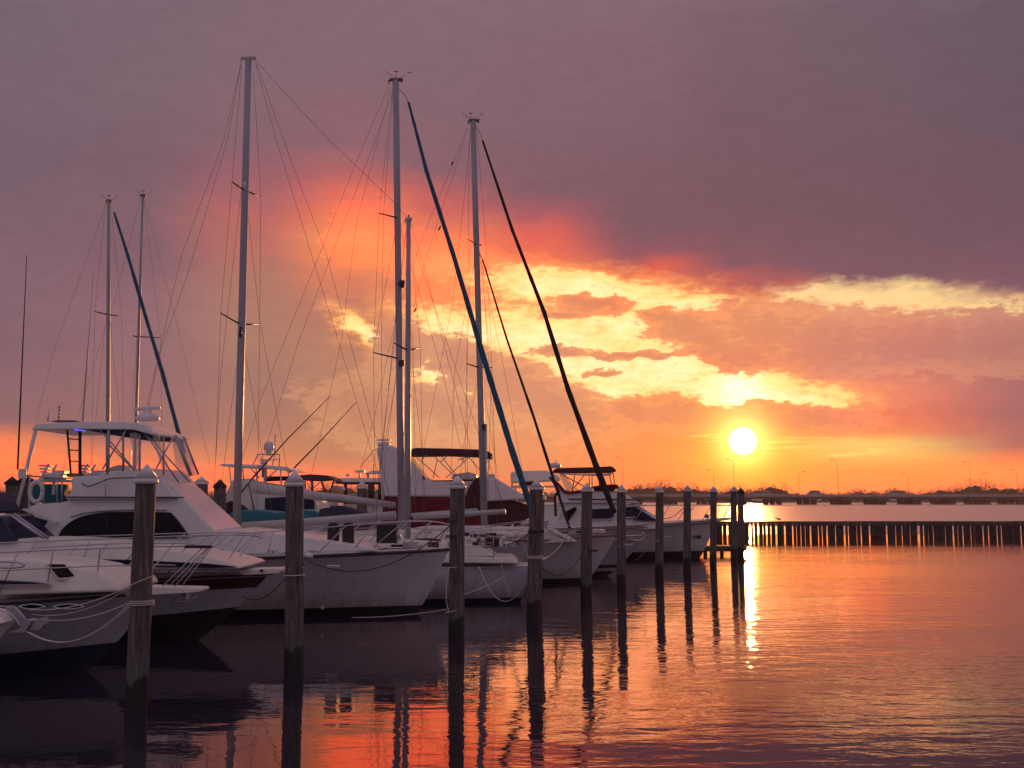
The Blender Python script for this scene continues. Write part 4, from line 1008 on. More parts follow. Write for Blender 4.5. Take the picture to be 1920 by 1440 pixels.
# === sloop with teal furled jib ===
def sloop_teal():
    Y = 38.0; t = thing('sloop', 'white sloop with thick teal furled jib and long boom wrapped in pale sail', 'boat', (K(800,1110,Y).x, Y, 0))
    bt = K(1012,1012,Y)
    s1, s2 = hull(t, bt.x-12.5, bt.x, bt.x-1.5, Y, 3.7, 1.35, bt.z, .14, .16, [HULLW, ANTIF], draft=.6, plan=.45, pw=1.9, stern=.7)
    for s_ in (s1, s2): MB().tube(offs(s_, 0), .022, 6).build('toe_rail', TEAK, t)
    MB().prof(XZ([(540,1030),(545,998),(600,992),(745,992),(850,998),(900,1010),(915,1022)], Y), Y-1.1, Y+1.1, .25).build('coachroof', CREAM, t, bevel=.06)
    MB().prof(XZ([(600,990),(606,954),(640,948),(680,958),(704,985)], Y), Y-1.0, Y+1.0, .3).build('spray_hood', CANVN, t, bevel=.05)
    mt = K(742,152,Y); mb_ = K(753,1000,Y)
    mast(t, mb_, mt, .155, .15); masthead(t, mt+Vector((0,0,.05)), .50, RIG); vane(t, mt+Vector((.02,0,.08)), 1.2)
    spreader(t, Y, (711,400),(748,409)); spreader(t, Y, (700,661),(750,673), None, 1.0)
    b = MB(); c = K(751,532,Y-.1); b.box(c, (.30,.02,.28), Matrix.Rotation(R(8),3,'Y')); b.box(c, (.02,.30,.28)); b.box(c, (.26,.26,.02)); b.build('radar_reflector', PLAST, t)
    MB().box(K(753,681,Y-.18), (.20,.12,.22)).build('mast_light', PLAST, t, bevel=.02)
    MB().tube([K(742,947,Y), K(640,935,Y-.3), K(474,917,Y-.7)], [.10,.15,.13], 12).build('boom_with_sail', BOOM, t)
    MB().tube(smoothpts([K(742,160,Y),K(760,180,Y),K(766,193,Y)],4), .012, 5).build('halyard_swivel', RIG, t)
    furled(t, Y, [(766,192),(800,322),(850,478),(902,655),(960,845),(1003,975)], [.045,.075,.09,.10,.12,.10], TEALS)
    MB().tube([K(1003,975,Y), Vector((bt.x-.12,Y,bt.z))], .02, 6).build('furler_stem', STEEL, t)
    MB().lathe([(.10,0),(.12,.04),(.12,.12),(.10,.16)], K(1006,985,Y), 12).build('furler_drum', RIG, t)
    wires(t, Y, [
      [(728,163),(655,335),(600,475),(490,745),(432,930),(405,1010)],
      [-1.0,(736,165),(711,400),(700,661),(703,870),(708,1010)], [-.7,(736,180),(719,400),(715,662),(718,1000)], [-.5,(744,420),(700,661)],
      [-.6,(744,690),(722,860),(716,1000)], [.9,(752,420),(775,670),(780,1005)],
      [(748,170),(750,1000)], [-.3,(474,917),(560,640),(738,172)],
      [(750,425),(830,700),(905,1005)],
      [.8,(732,170),(668,420),(640,640),(560,1000)],
    ])
    lp = [K(px, py, Y-1.5) for px, py in ((640,1003),(760,1000),(900,990))]+[K(985,978,Y-.7), K(1018,976,Y-.1), K(1019,976,Y)]
    feet = [(K(px,py,Y-yy), K(fx,fy,Y-yy)) for px,py,fx,fy,yy in ((760,1000,756,1026,1.5),(840,995,834,1024,1.5),(900,990,892,1022,1.5),(985,978,960,1018,.8),(1016,977,1000,1014,.2))]
    rail(t, lp, feet, r=.012); rail(t, mirrorY(lp,Y), [], r=.012)
    clutter(t, Y, 12, 770, 985, 1008, 15)
sloop_teal()

# === cutter with black furled sails ===
def cutter():
    Y = 41.0; t = thing('cutter_sloop', 'pale sloop with two black furled headsails, dark boot stripe and wood toe rail', 'boat', (K(950,1085,Y).x, Y, 0))
    bt = K(1156,1004,Y)
    s1, s2 = hull(t, bt.x-13.5, bt.x, K(1098,1090,Y).x, Y, 3.9, 1.30, bt.z, .16, .18, [HULLW, ANTIF], draft=.7, plan=.45, pw=1.9, stern=.7)
    for s_ in (s1, s2): MB().tube(offs(s_, .01), .030, 6).build('toe_rail', TEAK, t)
    # boot stripes at the bow
    for z0, z1 in ((.33,.44),):
        pass
    MB().prof(XZ([(760,1030),(765,992),(800,986),(905,986),(1000,990),(1060,1000),(1080,1014)], Y), Y-1.2, Y+1.2, .28).build('coachroof', CREAM, t, bevel=.06)
    for px in (830,870,945,1000): 
        c = K(px,1001,Y-1.12); MB().prof([(c.x-.26,c.z-.06),(c.x+.26,c.z-.06),(c.x+.22,c.z+.06),(c.x-.22,c.z+.06)], Y-1.2, Y-1.04).build('window', GLASS, t)
    mt = K(887,228,Y); mb_ = K(908,995,Y)
    mast(t, mb_, mt, .155, .14); masthead(t, mt+Vector((.03,0,.05)), .42, RIG); vane(t, mt+Vector((-.08,0,.08)), 1.1)
    spreader(t, Y, (878,449),(893,458),(911,461)); spreader(t, Y, (875,682),(898,689),(923,689), 1.0)
    MB().tube([K(910,795,Y-.1), K(911,975,Y-.1)], .06, 8).build('spinnaker_pole', ALU, t)
    MB().box(K(907,800,Y-.2), (.14,.12,.2)).build('pole_car', PLAST, t, bevel=.02)
    MB().tube(smoothpts([K(890,232,Y),K(901,252,Y),K(905,264,Y)],4), .012, 5).build('halyard_swivel', RIG, t)
    furled(t, Y, [(905,264),(960,430),(1020,585),(1065,730),(1120,880),(1152,962)], [.04,.065,.085,.095,.13,.10], BLACKS)
    MB().tube([K(1152,962,Y), Vector((bt.x-.1,Y,bt.z))], .02, 6).build('furler_stem', STEEL, t)
    furled(t, Y, [(905,487),(950,635),(1000,780),(1040,905),(1068,990)], [.03,.045,.055,.06,.05], BLACKS)
    MB().tube([K(897,470,Y), K(905,487,Y)], .014, 5).build('halyard_swivel', RIG, t)
    MB().tube(smoothpts([K(1035,900,Y),K(1048,922,Y),K(1041,930,Y),K(1042,968,Y)],3), .05, 7).build('sheet_bundle', BLACKS, t)
    MB().tube([K(896,957,Y), K(770,967,Y-.4)], [.09,.09], 10).build('boom', BOOM, t)
    wires(t, Y, [
      [(876,240),(850,305),(790,450),(742,600),(700,790),(655,960),(645,1000)], [(877,240),(862,290),(800,480),(745,700),(690,1000)],
      [-1.0,(880,243),(878,449),(875,682),(878,990)], [-.8,(882,460),(874,760),(871,990)], [1.0,(894,240),(911,461),(923,689),(932,990)],
      [.8,(900,470),(921,689),(915,990)], [-.6,(893,470),(852,700),(842,990)], [.6,(902,700),(930,870),(944,990)],
      [(896,460),(945,690),(1000,1000)], [-.5,(770,967),(850,560),(884,240)], [.4,(903,480),(922,760),(928,870)], [-.3,(899,700),(870,830),(852,990)],
    ])
    for a, b in (((849,303),(847,310)),((826,424),(822,432)),((780,578),(777,585))): MB().tube([K(*a,Y),K(*b,Y)], .03, 6).build('insulator', PLAST, t)
    lp = [K(px, py, Y-1.6) for px, py in ((820,1000),(900,996),(1000,990),(1080,984))]+[K(1140,975,Y-.9), K(1188,970,Y-.2), K(1192,971,Y)]
    feet = [(K(a,b,Y-yy), K(c_,d_,Y-yy)) for a,b,c_,d_,yy in ((900,996,890,1022,1.6),(960,992,948,1020,1.6),(1030,988,1015,1017,1.5),(1082,984,1070,1014,1.4),(1135,976,1112,1010,.9),(1186,971,1166,1004,.2))]
    rail(t, lp, feet, r=.013); rail(t, mirrorY(lp,Y), [], r=.013)
    # anchor and roller
    m = MB().tube(KK([(1150,1006),(1205,1004)], Y), .03, 6); m.tube(smoothpts(KK([(1182,1012),(1200,1014),(1210,1006),(1204,998)], Y), 4), .03, 6); m.build('anchor', STEEL, t)
    # boarding pole on deck
    MB().tube([K(1024,992,Y-1.0), K(1062,1012,Y-1.3)], .035, 8).build('whisker_pole', ALU, t)
    clutter(t, Y, 13, 930, 1130, 1003, 15)
cutter()

# dark striped bow seen past the sixth piling: a low runabout
def striped():
    Y = 44.5; t = thing('striped_runabout', 'low grey boat whose bow carries two dark stripes between the fifth and seventh pilings', 'boat', (K(1080,1075,Y).x, Y, 0))
    bt = K(1206,1012,Y)
    s1, s2 = hull(t, bt.x-8, bt.x, K(1138,1078,Y).x, Y, 2.8, 1.40, bt.z, .18, .20, [HULLG, ANTIF, ANTIF], draft=.5, plan=.4, pw=1.9, flare=.65, stripe=(1.01,1.14))
    MB().tube(offs(s1,0), .025, 6).build('toe_rail', TEAK, t); MB().tube(offs(s2,0), .025, 6).build('toe_rail', TEAK, t)
striped()

# === flybridge cruiser on the right, maroon bimini ===
def flybridge():
    Y = 58.5; t = thing('flybridge_cruiser', 'white flybridge cruiser with maroon bimini, long bow pointing at the sun', 'boat', (K(1200,1045,Y).x, Y, 0))
    bt = K(1345,974,Y)
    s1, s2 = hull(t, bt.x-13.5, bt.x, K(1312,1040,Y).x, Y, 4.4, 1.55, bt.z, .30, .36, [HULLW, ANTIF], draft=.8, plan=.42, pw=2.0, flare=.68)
    for s_ in (s1, s2): MB().tube(offs(s_, 0), .045, 6).build('toe_rail', CREAM, t); MB().tube(offs(s_, -.16), .03, 6).build('rub_rail', TEAK, t)
    MB().prof(XZ([(1325,972),(1372,970),(1374,974),(1330,979)], Y), Y-.3, Y+.3).build('bow_pulpit', CREAM, t, bevel=.03)
    MB().prof(XZ([(1016,1000),(1016,944),(1170,944),(1196,946),(1244,978),(1240,992)], Y-1.6), Y-1.75, Y+1.75, .35).build('saloon', WHITE, t, bevel=.08)
    MB().prof(XZ([(1100,955),(1150,953),(1150,972),(1100,972)], Y-1.72), Y-1.80, Y-1.55, -.02).build('side_window', BLUEGL, t)
    MB().prof(XZ([(1056,962),(1078,950),(1082,954),(1066,976)], Y-1.78), Y-1.80, Y-1.6).build('side_vent', GLASS, t)
    MB().prof(XZ([(1172,951),(1190,950),(1232,976),(1200,976),(1172,970)], Y-1.62), Y-1.76, Y-1.45).build('windshield', BLUEGL, t)
    MB().prof(XZ([(1180,949),(1196,947),(1236,974),(1228,974)], Y-1.0), Y-1.3, Y+1.3).build('front_glass', GLASS, t)
    MB().prof(XZ([(1046,944),(1048,905),(1062,922),(1110,919),(1156,920),(1170,925),(1200,944)], Y-1.3), Y-1.5, Y+1.5, .2).build('flybridge', WHITE, t, bevel=.06)
    MB().tube(KK([(1066,936),(1200,937)], Y-1.7), .04, 6).build('brow_line', RUB, t)
    MB().tube(smoothpts(KK([(1030,895),(1046,908),(1061,923),(1090,921),(1120,913),(1155,911),(1156,917)], Y-1.52), 5), .075, 7).build('coaming_cushion', CANVM, t)
    MB().prof(XZ([(1112,920),(1120,912),(1154,910),(1155,918),(1148,921)], Y-1.5), Y-1.5, Y+1.5).build('dash_cover', CANVB, t, bevel=.04)
    bim = XZ([(1036,886),(1040,879),(1070,878),(1115,877),(1143,875),(1151,882),(1151,886),(1130,886),(1085,887)], Y)
    MB().prof(bim, Y-1.5, Y+1.5, .25).build('bimini', CANVB, t, bevel=.06)
    MB().prof(XZ([(1040,887),(1085,889),(1130,888),(1149,887),(1145,892),(1120,893),(1070,891)], Y-1.4), Y-1.45, Y-1.38).build('bimini_valance', CANVW, t)
    for dy in (-1.4, 1.4):
        for a, b in (((1078,888),(1073,921)),((1122,888),(1124,913)),((1142,888),(1147,911)),((1149,884),(1153,911)),((1050,888),(1095,912)),((1098,888),(1076,915)),((1104,888),(1106,914)),((1110,888),(1110,914))):
            MB().tube([K(*a,Y+dy),K(*b,Y+dy)], .028, 5).build('bimini_pole', RIG, t)
        MB().prof(XZ([(1048,888),(1060,890),(1078,916),(1062,921)], Y+dy), Y+dy-.03, Y+dy+.03).build('clear_curtain', CLEARV, t)
    MB().tube([K(1190,945,Y-1.5),K(1240,976,Y-1.4)], .04, 6).build('windshield_frame', STEEL, t)
    MB().lathe([(.3,0),(.34,.08),(.3,.2),(.12,.28)], K(1040,877,Y), 14).build('radar_dome', HEAD, t)
    MB().tube(KK([(1042,877),(1042,862)],Y), .02, 5).build('antenna', RIG, t)
    lp = [K(px,py,Y-1.9) for px,py in ((1016,948),(1100,948),(1180,948))]+[K(1240,948,Y-1.6), K(1300,947,Y-1.1), K(1350,947,Y-.5), K(1375,948,Y-.1), K(1376,948,Y)]
    feet = [(K(a,948,Y-yy),K(b,d_,Y-yy)) for a,b,d_,yy in ((1060,1046,980,1.9),(1110,1095,980,1.9),(1160,1143,980,1.9),(1208,1188,982,1.8),(1256,1234,981,1.5),(1302,1282,978,1.1),(1342,1325,975,.6),(1368,1358,972,.15))]
    rail(t, lp, feet, r=.022); rail(t, mirrorY(lp,Y), [(mirrorY([a],Y)[0], mirrorY([b],Y)[0]) for a,b in feet], r=.022)
    MB().lathe([(.12,0),(.14,.08),(.08,.2)], K(1325,971,Y), 12).build('windlass', BLUEP, t)
flybridge()

def hardtop_aft():
    Y = 66; t = thing('hardtop_boat', 'white hardtop cruiser partly hidden behind the teal furled sail and its piling', 'boat', (K(1000,1030,Y).x, Y, 0))
    hull(t, K(930,1000,Y).x, K(1120,985,Y).x, K(1100,1020,Y).x, Y, 4, 1.4, 1.8, .2, .24, [HULLW, ANTIF], plan=.4)
    MB().prof(XZ([(957,887),(968,884),(1022,883),(1045,892),(1050,902),(985,904),(958,906)], Y), Y-1.7, Y+1.7, .3).build('hardtop', CREAM, t, bevel=.08)
    MB().prof(XZ([(957,911),(1040,911),(1040,914),(960,915)], Y), Y-1.7, Y+1.7).build('flybridge_deck', WHITE, t)
    MB().prof(XZ([(972,915),(975,900),(1000,902),(1010,914)], Y), Y-1.2, Y+1.2).build('flybridge_seat', CANVM, t, bevel=.05)
    for dy in (-1.6, 1.6):
        for a, b in (((960,886),(960,914)),((1036,890),(1040,914)),((966,914),(972,960)),((1012,914),(1014,960))): MB().tube([K(*a,Y+dy),K(*b,Y+dy)], .05, 6).build('post', WHITE, t)
    MB().prof(XZ([(940,985),(940,958),(1050,955),(1090,975)], Y), Y-1.7, Y+1.7, .2).build('saloon', WHITE, t, bevel=.06)
hardtop_aft()

# === tall canvas enclosed boat, white and maroon ===
def canvas_boat():
    Y = 47.5; t = thing('covered_boat', 'boat shrink wrapped in white and maroon canvas with a dark bimini, between the masts', 'boat', (K(850,1080,Y).x, Y, 0))
    hull(t, K(690,1010,Y).x, K(1030,975,Y).x, K(990,1060,Y).x, Y, 4.2, 1.6, 2.2, .2, .24, [HULLW, ANTIF], plan=.45)
    MB().prof(XZ([(903,990),(903,934),(960,938),(990,946),(998,966),(960,990)], Y-.8), Y-1.7, Y+1.7, .25).build('bow_cover', CANVB, t, bevel=.1, seg=3)
    MB().prof(XZ([(716,990),(722,925),(790,932),(880,932),(915,935),(915,990)], Y-1.2), Y-1.85, Y+1.85, .25).build('lower_cover', CANVM, t, bevel=.12, seg=4)
    MB().prof(XZ([(720,932),(716,880),(709,846),(712,838),(738,836),(768,856),(800,896),(815,901),(885,901),(905,893),(930,897),(975,924),(984,936),(912,940),(850,931)], Y-.6), Y-1.7, Y+1.7, .55).build('upper_cover', CANVW, t, bevel=.10, seg=4)
    MB().prof(XZ([(872,932),(880,912),(892,896),(908,892),(912,940),(908,960),(870,962)], Y-1.55), Y-1.92, Y-1.2, .35).build('side_panel', CANVB, t, bevel=.04)
    MB().tube(smoothpts(KK([(793,893),(797,901),(806,903),(850,902),(890,901)], Y-1.45), 5), .05, 6).build('cover_piping', CANVM, t)
    MB().prof(XZ([(766,855),(766,846),(785,842),(840,843),(898,845),(918,849),(925,855),(922,860),(895,856),(840,854),(790,855)], Y), Y-1.4, Y+1.4, .2).build('bimini', CANVB, t, bevel=.04)
    for dy in (-1.3, 1.3):
        for a, b in (((775,852),(824,896)),((803,850),(790,862)),((814,856),(853,893)),((840,854),(826,866)),((858,862),(880,857)),((880,857),(836,896)),((878,856),(898,880)),((918,858),(914,890)),((905,880),(920,858)),((820,862),(812,896)),((862,856),(870,866)),((828,856),(856,892))):
            MB().tube([K(*a,Y+dy),K(*b,Y+dy)], .02, 5).build('bimini_pole', STEEL, t)
    MB().prof(XZ([(848,896),(852,890),(880,886),(895,890),(895,900),(850,900)], Y), Y-.8, Y+.8).build('console_cover', HEAD, t, bevel=.05)
    MB().prof(XZ([(904,899),(910,890),(926,889),(930,893),(922,899)], Y-.4), Y-.9, Y+.2).build('seat_cover', HEAD, t, bevel=.05)
    c = K(720,830,Y-.6); MB().lathe([(.05,-.25),(.25,-.15),(.27,-.05),(.22,.02),(.1,.05)], c, 14).build('radar_dome', HEAD, t)
    MB().box(c+Vector((0,0,.12)), (.55,.12,.07)).build('radar_scanner', HEAD, t, bevel=.02)
    wires(t, Y, [[(676,875),(700,845),(712,838)],[(700,870),(702,1000)]], .012)
canvas_boat()

# === tower boat with outriggers ===
def tower_boat():
    Y = 52; t = thing('tower_boat', 'sportfishing boat with hardtop, tower radar dome and two long outriggers', 'boat', (K(520,1060,Y).x, Y, 0))
    hull(t, K(380,1000,Y).x, K(690,985,Y).x, K(660,1050,Y).x, Y, 4.2, 1.6, 2.1, .2, .24, [HULLW, ANTIF], plan=.45)
    MB().prof(XZ([(436,990),(438,930),(448,912),(455,900),(478,902),(560,915),(600,930),(625,985)], Y), Y-1.8, Y+1.8, .3).build('deckhouse', CREAM, t, bevel=.1, seg=3)
    MB().prof(XZ([(498,934),(560,930),(590,938),(590,960),(498,958)], Y-1.6), Y-1.74, Y-1.4).build('window', BLUEGL, t)
    MB().prof(XZ([(423,874),(432,871),(500,873),(550,877),(565,885),(550,885),(500,879),(432,876)], Y), Y-1.5, Y+1.5, .15).build('hardtop', WHITE, t, bevel=.03)
    for dy in (-1.4, 1.4):
        for a, b in (((430,876),(434,915)),((455,876),(457,900)),((480,878),(483,918)),((498,878),(495,918)),((526,880),(528,920)),((540,882),(546,922)),((490,880),(470,900)),((520,880),(500,898)),((470,878),(486,896))):
            MB().tube([K(*a,Y+dy),K(*b,Y+dy)], .035, 6).build('post', WHITE, t)
    # tower
    m = MB()
    for dy in (-.7, .7):
        m.tube(smoothpts(KK([(474,872),(482,856),(486,852),(520,852),(524,856),(523,876)], Y+dy), 3), .03, 6)
        m.tube(KK([(486,862),(523,862)], Y+dy), .02, 6); m.tube(KK([(510,874),(515,854)], Y+dy), .025, 6); m.tube(KK([(490,856),(489,872)],Y+dy), .025, 6)
    for px in (486,520): m.tube([K(px,852,Y-.7),K(px,852,Y+.7)], .03, 6)
    m.build('tower_frame', STEEL, t)
    MB().lathe([(.14,-.42),(.14,-.18),(.24,-.15),(.25,.02),(.22,.16),(.12,.25),(.02,.28)], K(504,838,Y), 18).build('radar_dome', HEAD, t)
    MB().lathe([(.14,-.7),(.12,-.1),(.16,-.05),(.16,.08),(.08,.16)], K(496,868,Y), 14).build('tower_mast', HEAD, t)
    MB().tube(KK([(515,848),(516,812)], Y), .03, 6).build('antenna', HEAD, t)
    MB().prof(XZ([(495,893),(560,893),(560,900),(495,903)], Y+1.0), Y+.9, Y+1.2).build('aft_curtain', CANVN, t)
    MB().prof(XZ([(450,898),(470,897),(474,905),(452,907)], Y-1.2), Y-1.4, Y-.4).build('spotlight_bracket', HEAD, t, bevel=.05)
    MB().tube(KK([(473,897),(540,822),(620,742)], Y-1.6), [.045,.03,.014], 6).build('outrigger', RIG, t)
    MB().tube(KK([(543,886),(600,828),(667,755)], Y+.4), [.045,.03,.014], 6).build('outrigger', RIG, t)
    MB().tube(KK([(450,925),(473,897)], Y-1.6), .03, 6).build('outrigger_base', RIG, t)
    MB().tube(KK([(466,905),(476,955)], Y-1.8), .03, 6).build('strut', RIG, t)
    MB().prof(XZ([(414,950),(430,938),(455,948),(470,960),(480,1010),(412,1000)], Y-1.9), Y-2.1, Y-1.2, .2).build('tackle_cover', CANVB, t, bevel=.1)
    MB().tube(KK([(414,950),(438,900)], Y-1.9), .04, 6).build('strut', STEEL, t)
tower_boat()
def teal_boat():
    Y = 46; t = thing('teal_covered_boat', 'boat under a teal canvas cover behind the tall ketch mast', 'boat', (K(530,1060,Y).x, Y, 0))
    hull(t, K(430,1010,Y).x, K(660,995,Y).x, K(640,1060,Y).x, Y, 3.6, 1.2, 1.6, .2, .24, [HULLW, ANTIF], plan=.4)
    MB().prof(XZ([(424,985),(430,962),(455,956),(480,957),(520,961),(560,956),(590,957),(606,967),(612,990),(610,1000),(424,1000)], Y-1.2), Y-1.7, Y+1.7, .45).build('canvas_cover', TEAL, t, bevel=.12, seg=4)
    MB().prof(XZ([(500,975),(520,966),(570,964),(612,985),(618,1012),(500,1012)], Y-2.0), Y-2.2, Y-1.6, .2).build('side_curtain', TEAL, t, bevel=.06)
teal_boat()
def dark_bimini():
    Y = 56; t = thing('bimini_boat', 'boat with dark navy bimini and crossed poles right of the second piling cap', 'boat', (K(610,1050,Y).x, Y, 0))
    hull(t, K(520,1000,Y).x, K(750,985,Y).x, K(730,1045,Y).x, Y, 4, 1.5, 1.9, .2, .24, [HULLW, ANTIF], plan=.4)
    MB().prof(XZ([(566,901),(567,892),(590,890),(620,892),(632,898),(636,903),(620,900),(600,902)], Y), Y-1.4, Y+1.4, .2).build('bimini', CANVN, t, bevel=.05)
    for dy in (-1.3, 1.3):
        for a, b, r_ in (((585,902),(586,930),.07),((603,902),(612,930),.06),((572,902),(572,930),.05),((574,928),(600,904),.025),((576,906),(590,930),.025),((616,930),(626,902),.05),((628,900),(640,905),.05)):
            MB().tube([K(*a,Y+dy),K(*b,Y+dy)], r_, 6).build('bimini_pole', RIG if r_ > .03 else STEEL, t)
    MB().prof(XZ([(600,985),(600,950),(640,948),(690,962),(700,985)], Y), Y-1.6, Y+1.6, .4).build('windshield', BLUEGL, t, bevel=.05)
    MB().prof(XZ([(560,985),(560,932),(625,930),(628,950),(600,960),(600,985)], Y+.2), Y-1.5, Y+1.5, .1).build('console', CREAM, t, bevel=.05)
    MB().prof(XZ([(622,914),(632,910),(644,912),(646,918),(626,920)], Y-.3), Y-.6, Y).build('spotlight', HEAD, t, bevel=.05)
dark_bimini()
def pilot_boat():
    Y = 60; t = thing('pilothouse_boat', 'long white hardtop pilothouse boat with dark posts and two radars, left of the twin masts', 'boat', (K(680,1040,Y).x, Y, 0))
    hull(t, K(600,1000,Y).x, K(860,985,Y).x, K(840,1040,Y).x, Y, 4.4, 1.5, 2.0, .2, .24, [HULLW, ANTIF], plan=.4)
    MB().prof(XZ([(632,901),(640,897),(720,897),(760,898),(760,905),(640,905)], Y), Y-1.8, Y+1.8, .1).build('hardtop', WHITE, t, bevel=.04)
    MB().prof(XZ([(634,905),(760,905),(760,908),(640,908)], Y), Y-1.75, Y+1.75).build('hardtop_trim', RUB, t)
    for dy in (-1.7, 1.7):
        for px, r_ in ((648,.09),(696,.18),(712,.10)): MB().tube([K(px,907,Y+dy),K(px,945,Y+dy)], r_, 6).build('post', RUB, t)
    MB().prof(XZ([(650,945),(665,926),(680,922),(690,930),(720,930),(740,945),(742,985),(650,985)], Y), Y-1.6, Y+1.6, .2).build('pilothouse', CREAM, t, bevel=.08)
    MB().box(K(675,884,Y), (.52,.2,.14)).tube([K(674,887,Y),K(674,897,Y)], .06, 8).build('radar_scanner', HEAD, t, bevel=.03)
    MB().prof(XZ([(682,889),(700,883),(716,883),(722,888)], Y), Y-.6, Y+.6).build('radar_dome', HEAD, t, bevel=.05)
    MB().tube([K(690,889,Y),K(690,897,Y)], .08, 8).build('radar_leg', HEAD, t)
    MB().lathe([(.05,0),(.12,.05),(.12,.12),(.05,.18)], K(652,894,Y), 10).build('horn', HEAD, t)
pilot_boat()

# === two small sloops far on the left ===
def left_sloop(Y, base, top, r, spr, lines, jib, lab, hx, lean_top=None):
    t = thing('small_sloop', lab, 'boat', (K(base[0],1050,Y).x, Y, 0), 'small sloops behind the hardtop')
    cx = K(base[0], 1000, Y).x
    hull(t, cx-4.5, cx+5, cx+4.2, Y, 3.0, 1.1, 1.35, .15, .17, [HULLW, NAVYB], plan=.45, stern=.7)
    MB().prof([(cx-3, 1.1),(cx-2.8, 1.6),(cx+1.5,1.6),(cx+2.6,1.2)], Y-.9, Y+.9, .2).build('coachroof', CREAM, t, bevel=.05)
    mt = K(*top, Y); mb_ = K(*base, Y)
    mast(t, mb_, mt, r, r*.8); masthead(t, mt, .25, RIG); vane(t, mt, 1.0)
    MB().tube([(mb_.x-.1, Y, 2.3), (mb_.x-3.6, Y, 2.4)], .07, 8).build('boom', ALU, t)
    for s_ in spr: spreader(t, Y, *s_, .8)
    if jib: furled(t, Y, *jib)
    wires(t, Y, lines)
left_sloop(50, (202,960), (204,376), .115, [((177,584),(202,590),(229,593))],
   [[(197,388),(150,520),(100,660),(30,940)],[-.8,(198,380),(178,584),(172,820),(168,985)],[.8,(208,384),(228,592),(232,820),(236,985)],[(206,600),(245,985)],[-.4,(198,600),(160,985)]],
   ([(214,398),(240,480),(275,600),(305,700),(345,850)], [.05,.075,.085,.09,.10], TEALS), 'slim sloop mast with teal furled jib rising above the hardtop', 0)
left_sloop(54, (250,960), (268,366), .095, [((249,629),(254,631),(301,633))],
   [[(264,372),(215,560),(140,800),(90,985)],[.8,(270,372),(301,633),(306,985)],[(270,374),(330,600),(400,900)],[-.5,(256,640),(235,985)]],
   None, 'thin leaning sloop mast without a jib, right of the one with teal jib', 0)

# ---------------------------------------------------------------- dock lines
P1 = (pilings[0].location.x, 16.3); 
def pz(i, py): p = PIL[i]; return K(p[0], py, p[3]-p[4]-.02)
c1 = K(266, 1132, 16.3)
dockline('pale rope wrapped round the nearest piling and drooping to the anchor at the left edge', sag(K(243,1132,16.2), K(50,1184,17.4), .34, 20), r=.010, wraps=[(c1.x, 16.3, .165, c1.z-.03, 3)])
dockline('second pale rope drooping beside the first from the nearest piling', sag(K(245,1136,16.2), K(56,1186,17.4), .31, 20), r=.008)
dockline('pale rope running from the nearest piling left to the edge boat bow', sag(K(243,1130,16.2), K(78,1162,17.5), .10, 16), r=.010)
c2 = K(268, 1100, 16.3)
dockline('grey rope crossing high over the nearest piling to the porthole cruiser', sag(K(291,1078,16.1), K(250,1095,16.1), .0, 3) + sag(K(250,1095,16.1), K(55,1143,17.4), .12, 16), m=ROPEW, r=.009)
dockline('thin grey rope just under the high one, from the nearest piling', sag(K(248,1098,16.15), K(60,1152,17.4), .16, 16), r=.007)
dockline('dark rope looping from the second piling to the dark striped cruiser bow', sag(K(538,1080,19.7), K(455,1118,24.2), .22, 16), m=ROPED, r=.010)
c = K(552,1068,19.8)
dockline('pale rope from the cruiser pulpit to a ring on the second piling', sag(K(530,1072,24.4), K(568,1064,19.6), .03, 8), r=.012, wraps=[(c.x, 19.8, .172, c.z-.12, 1)])
dockline('long dark rope sagging along the sportfishing hull up to the third piling', sag(K(570,1048,27.9), K(845,985,24.4), .62, 26), m=ROPED, r=.013, wraps=[(K(857,1,24.5).x, 24.5, .178, K(857,1008,24.5).z, 2), (K(857,1,24.5).x, 24.5, .178, K(857,978,24.5).z, 1, {'tilt': .04})])
dockline('pale slack rope tied low round the third piling at the tide line', sag(K(660,1158,26.6), K(842,1142,24.4), .05, 14), r=.010, wraps=[(K(857,1,24.5).x, 24.5, .178, K(857,1146,24.5).z, 1, {'tilt': .05}), (K(857,1,24.5).x, 24.5, .178, K(857,1065,24.5).z, 1)])
dockline('pale rope hanging down the left side of the third piling', smoothpts([K(843,1063,24.3), K(838,1090,24.3), K(837,1125,24.3), K(842,1150,24.3)], 5), r=.010)
dockline('white rope looped down the ketch stern', sag(K(898,1062,32.2), K(1000,1064,28.3), .95, 20), r=.012)
dockline('second white rope looped down the ketch stern', sag(K(940,1058,32.2), K(955,1115,32.3), .05, 8), r=.012)
dockline('pale rope stretched from the third piling to the ketch quarter', sag(K(870,1114,24.3), K(945,1080,32.2), .05, 10), r=.009)
dockline('double pale rope ring on the fourth piling leading to the cutter bow', sag(K(1012,1050,28.2), K(1060,1008,39.8), .15, 12), r=.012, wraps=[(K(1001,1,28.4).x, 28.4, .188, K(1001,1048,28.4).z, 3)])
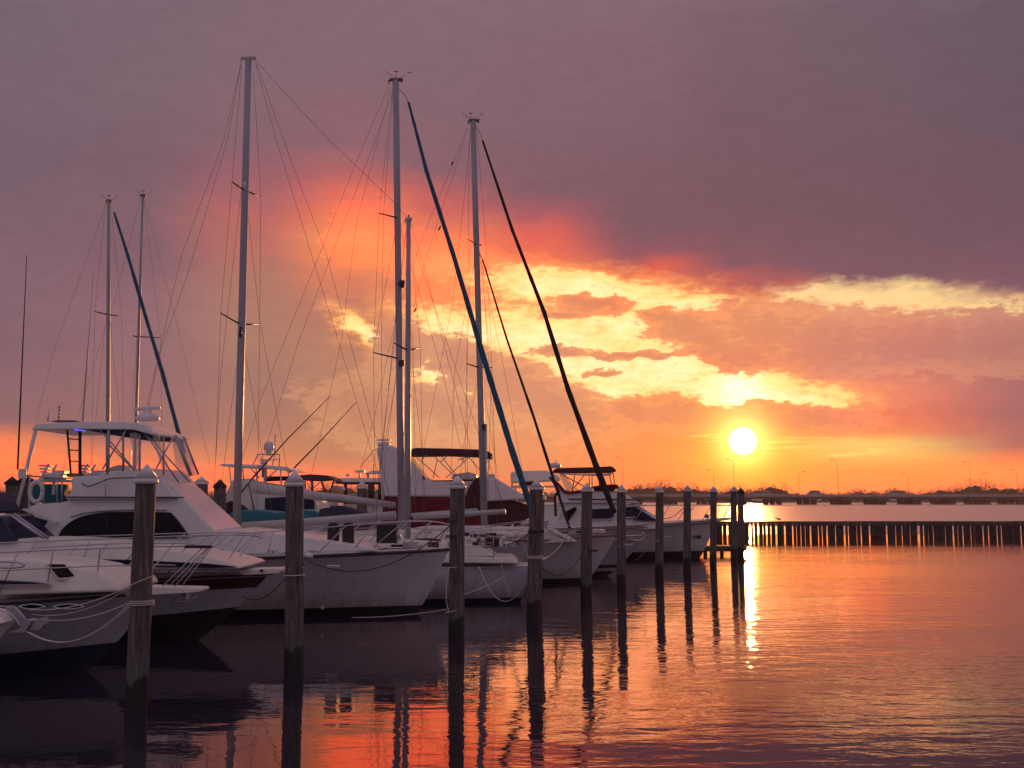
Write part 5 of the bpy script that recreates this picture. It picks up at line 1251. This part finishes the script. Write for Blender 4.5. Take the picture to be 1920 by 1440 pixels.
dockline('dark rope tied round the fourth piling and led to the sloop deck', sag(K(992,1000,28.2), K(935,1022,36.4), .10, 12), m=ROPED, r=.020, wraps=[(K(1003,1,28.4).x, 28.4, .185, K(1003,998,28.4).z, 2)])
dockline('second dark rope led left from the fourth piling to the sloop', sag(K(990,1006,28.2), K(945,1026,36.4), .06, 10), m=ROPED, r=.015)
dockline('dark rope sagging from the fifth piling across the white hull', sag(K(1012,1061,28.3), K(1092,1036,34.8), .45, 18), m=ROPED, r=.016, wraps=[(K(1100,1,35).x, 35.0, .188, K(1100,1034,35).z, 2)])
dockline('pale rope from the sixth piling down to the striped bow', sag(K(1110,1064,44), K(1160,1024,38.8), .06, 8), r=.016, wraps=[(K(1165,1,39).x, 39.0, .168, K(1165,1023,39).z, 2)])
dockline('pale rope ring on the seventh piling led to the cruiser bow', sag(K(1192,1050,46), K(1215,1028,44.2), .04, 8)+[K(1236,1012,43.6)], r=.014, wraps=[(K(1236,1,43.9).x, 43.9, .172, K(1236,1008,43.9).z, 2)])
dockline('pale rope ring on the eighth piling led to the cruiser rail', sag(K(1245,972,56), K(1280,953,48.1), .15, 8), m=ROPED, r=.018, wraps=[(K(1288,1,48.2).x, 48.2, .172, K(1288,1010,48.2).z, 3, {'dz': .05})])
m = MB()
m.add([(-2500,-120,0),(2500,-120,0),(2500,3000,0),(-2500,3000,0)], [(0,1,2,3)])
tag(m.build('water', water_mat()), kind='structure')
# thin evening haze over the bay
hz = bpy.data.materials.new('haze'); hz.use_nodes = True; hz.node_tree.nodes.clear(); t_ = NT(hz.node_tree)
pv = t_.new('ShaderNodeVolumePrincipled'); pv.inputs['Color'].default_value = (.85,.74,.80,1); pv.inputs['Density'].default_value = .00012; pv.inputs['Anisotropy'].default_value = .3
oo = t_.new('ShaderNodeOutputMaterial'); t_.l.new(pv.outputs[0], oo.inputs['Volume'])
m = MB().box((0, 1440, 12.5), (5010, 3140, 29)); tag(m.build('haze', hz), 'thin evening haze lying over the bay', 'haze', kind='stuff')
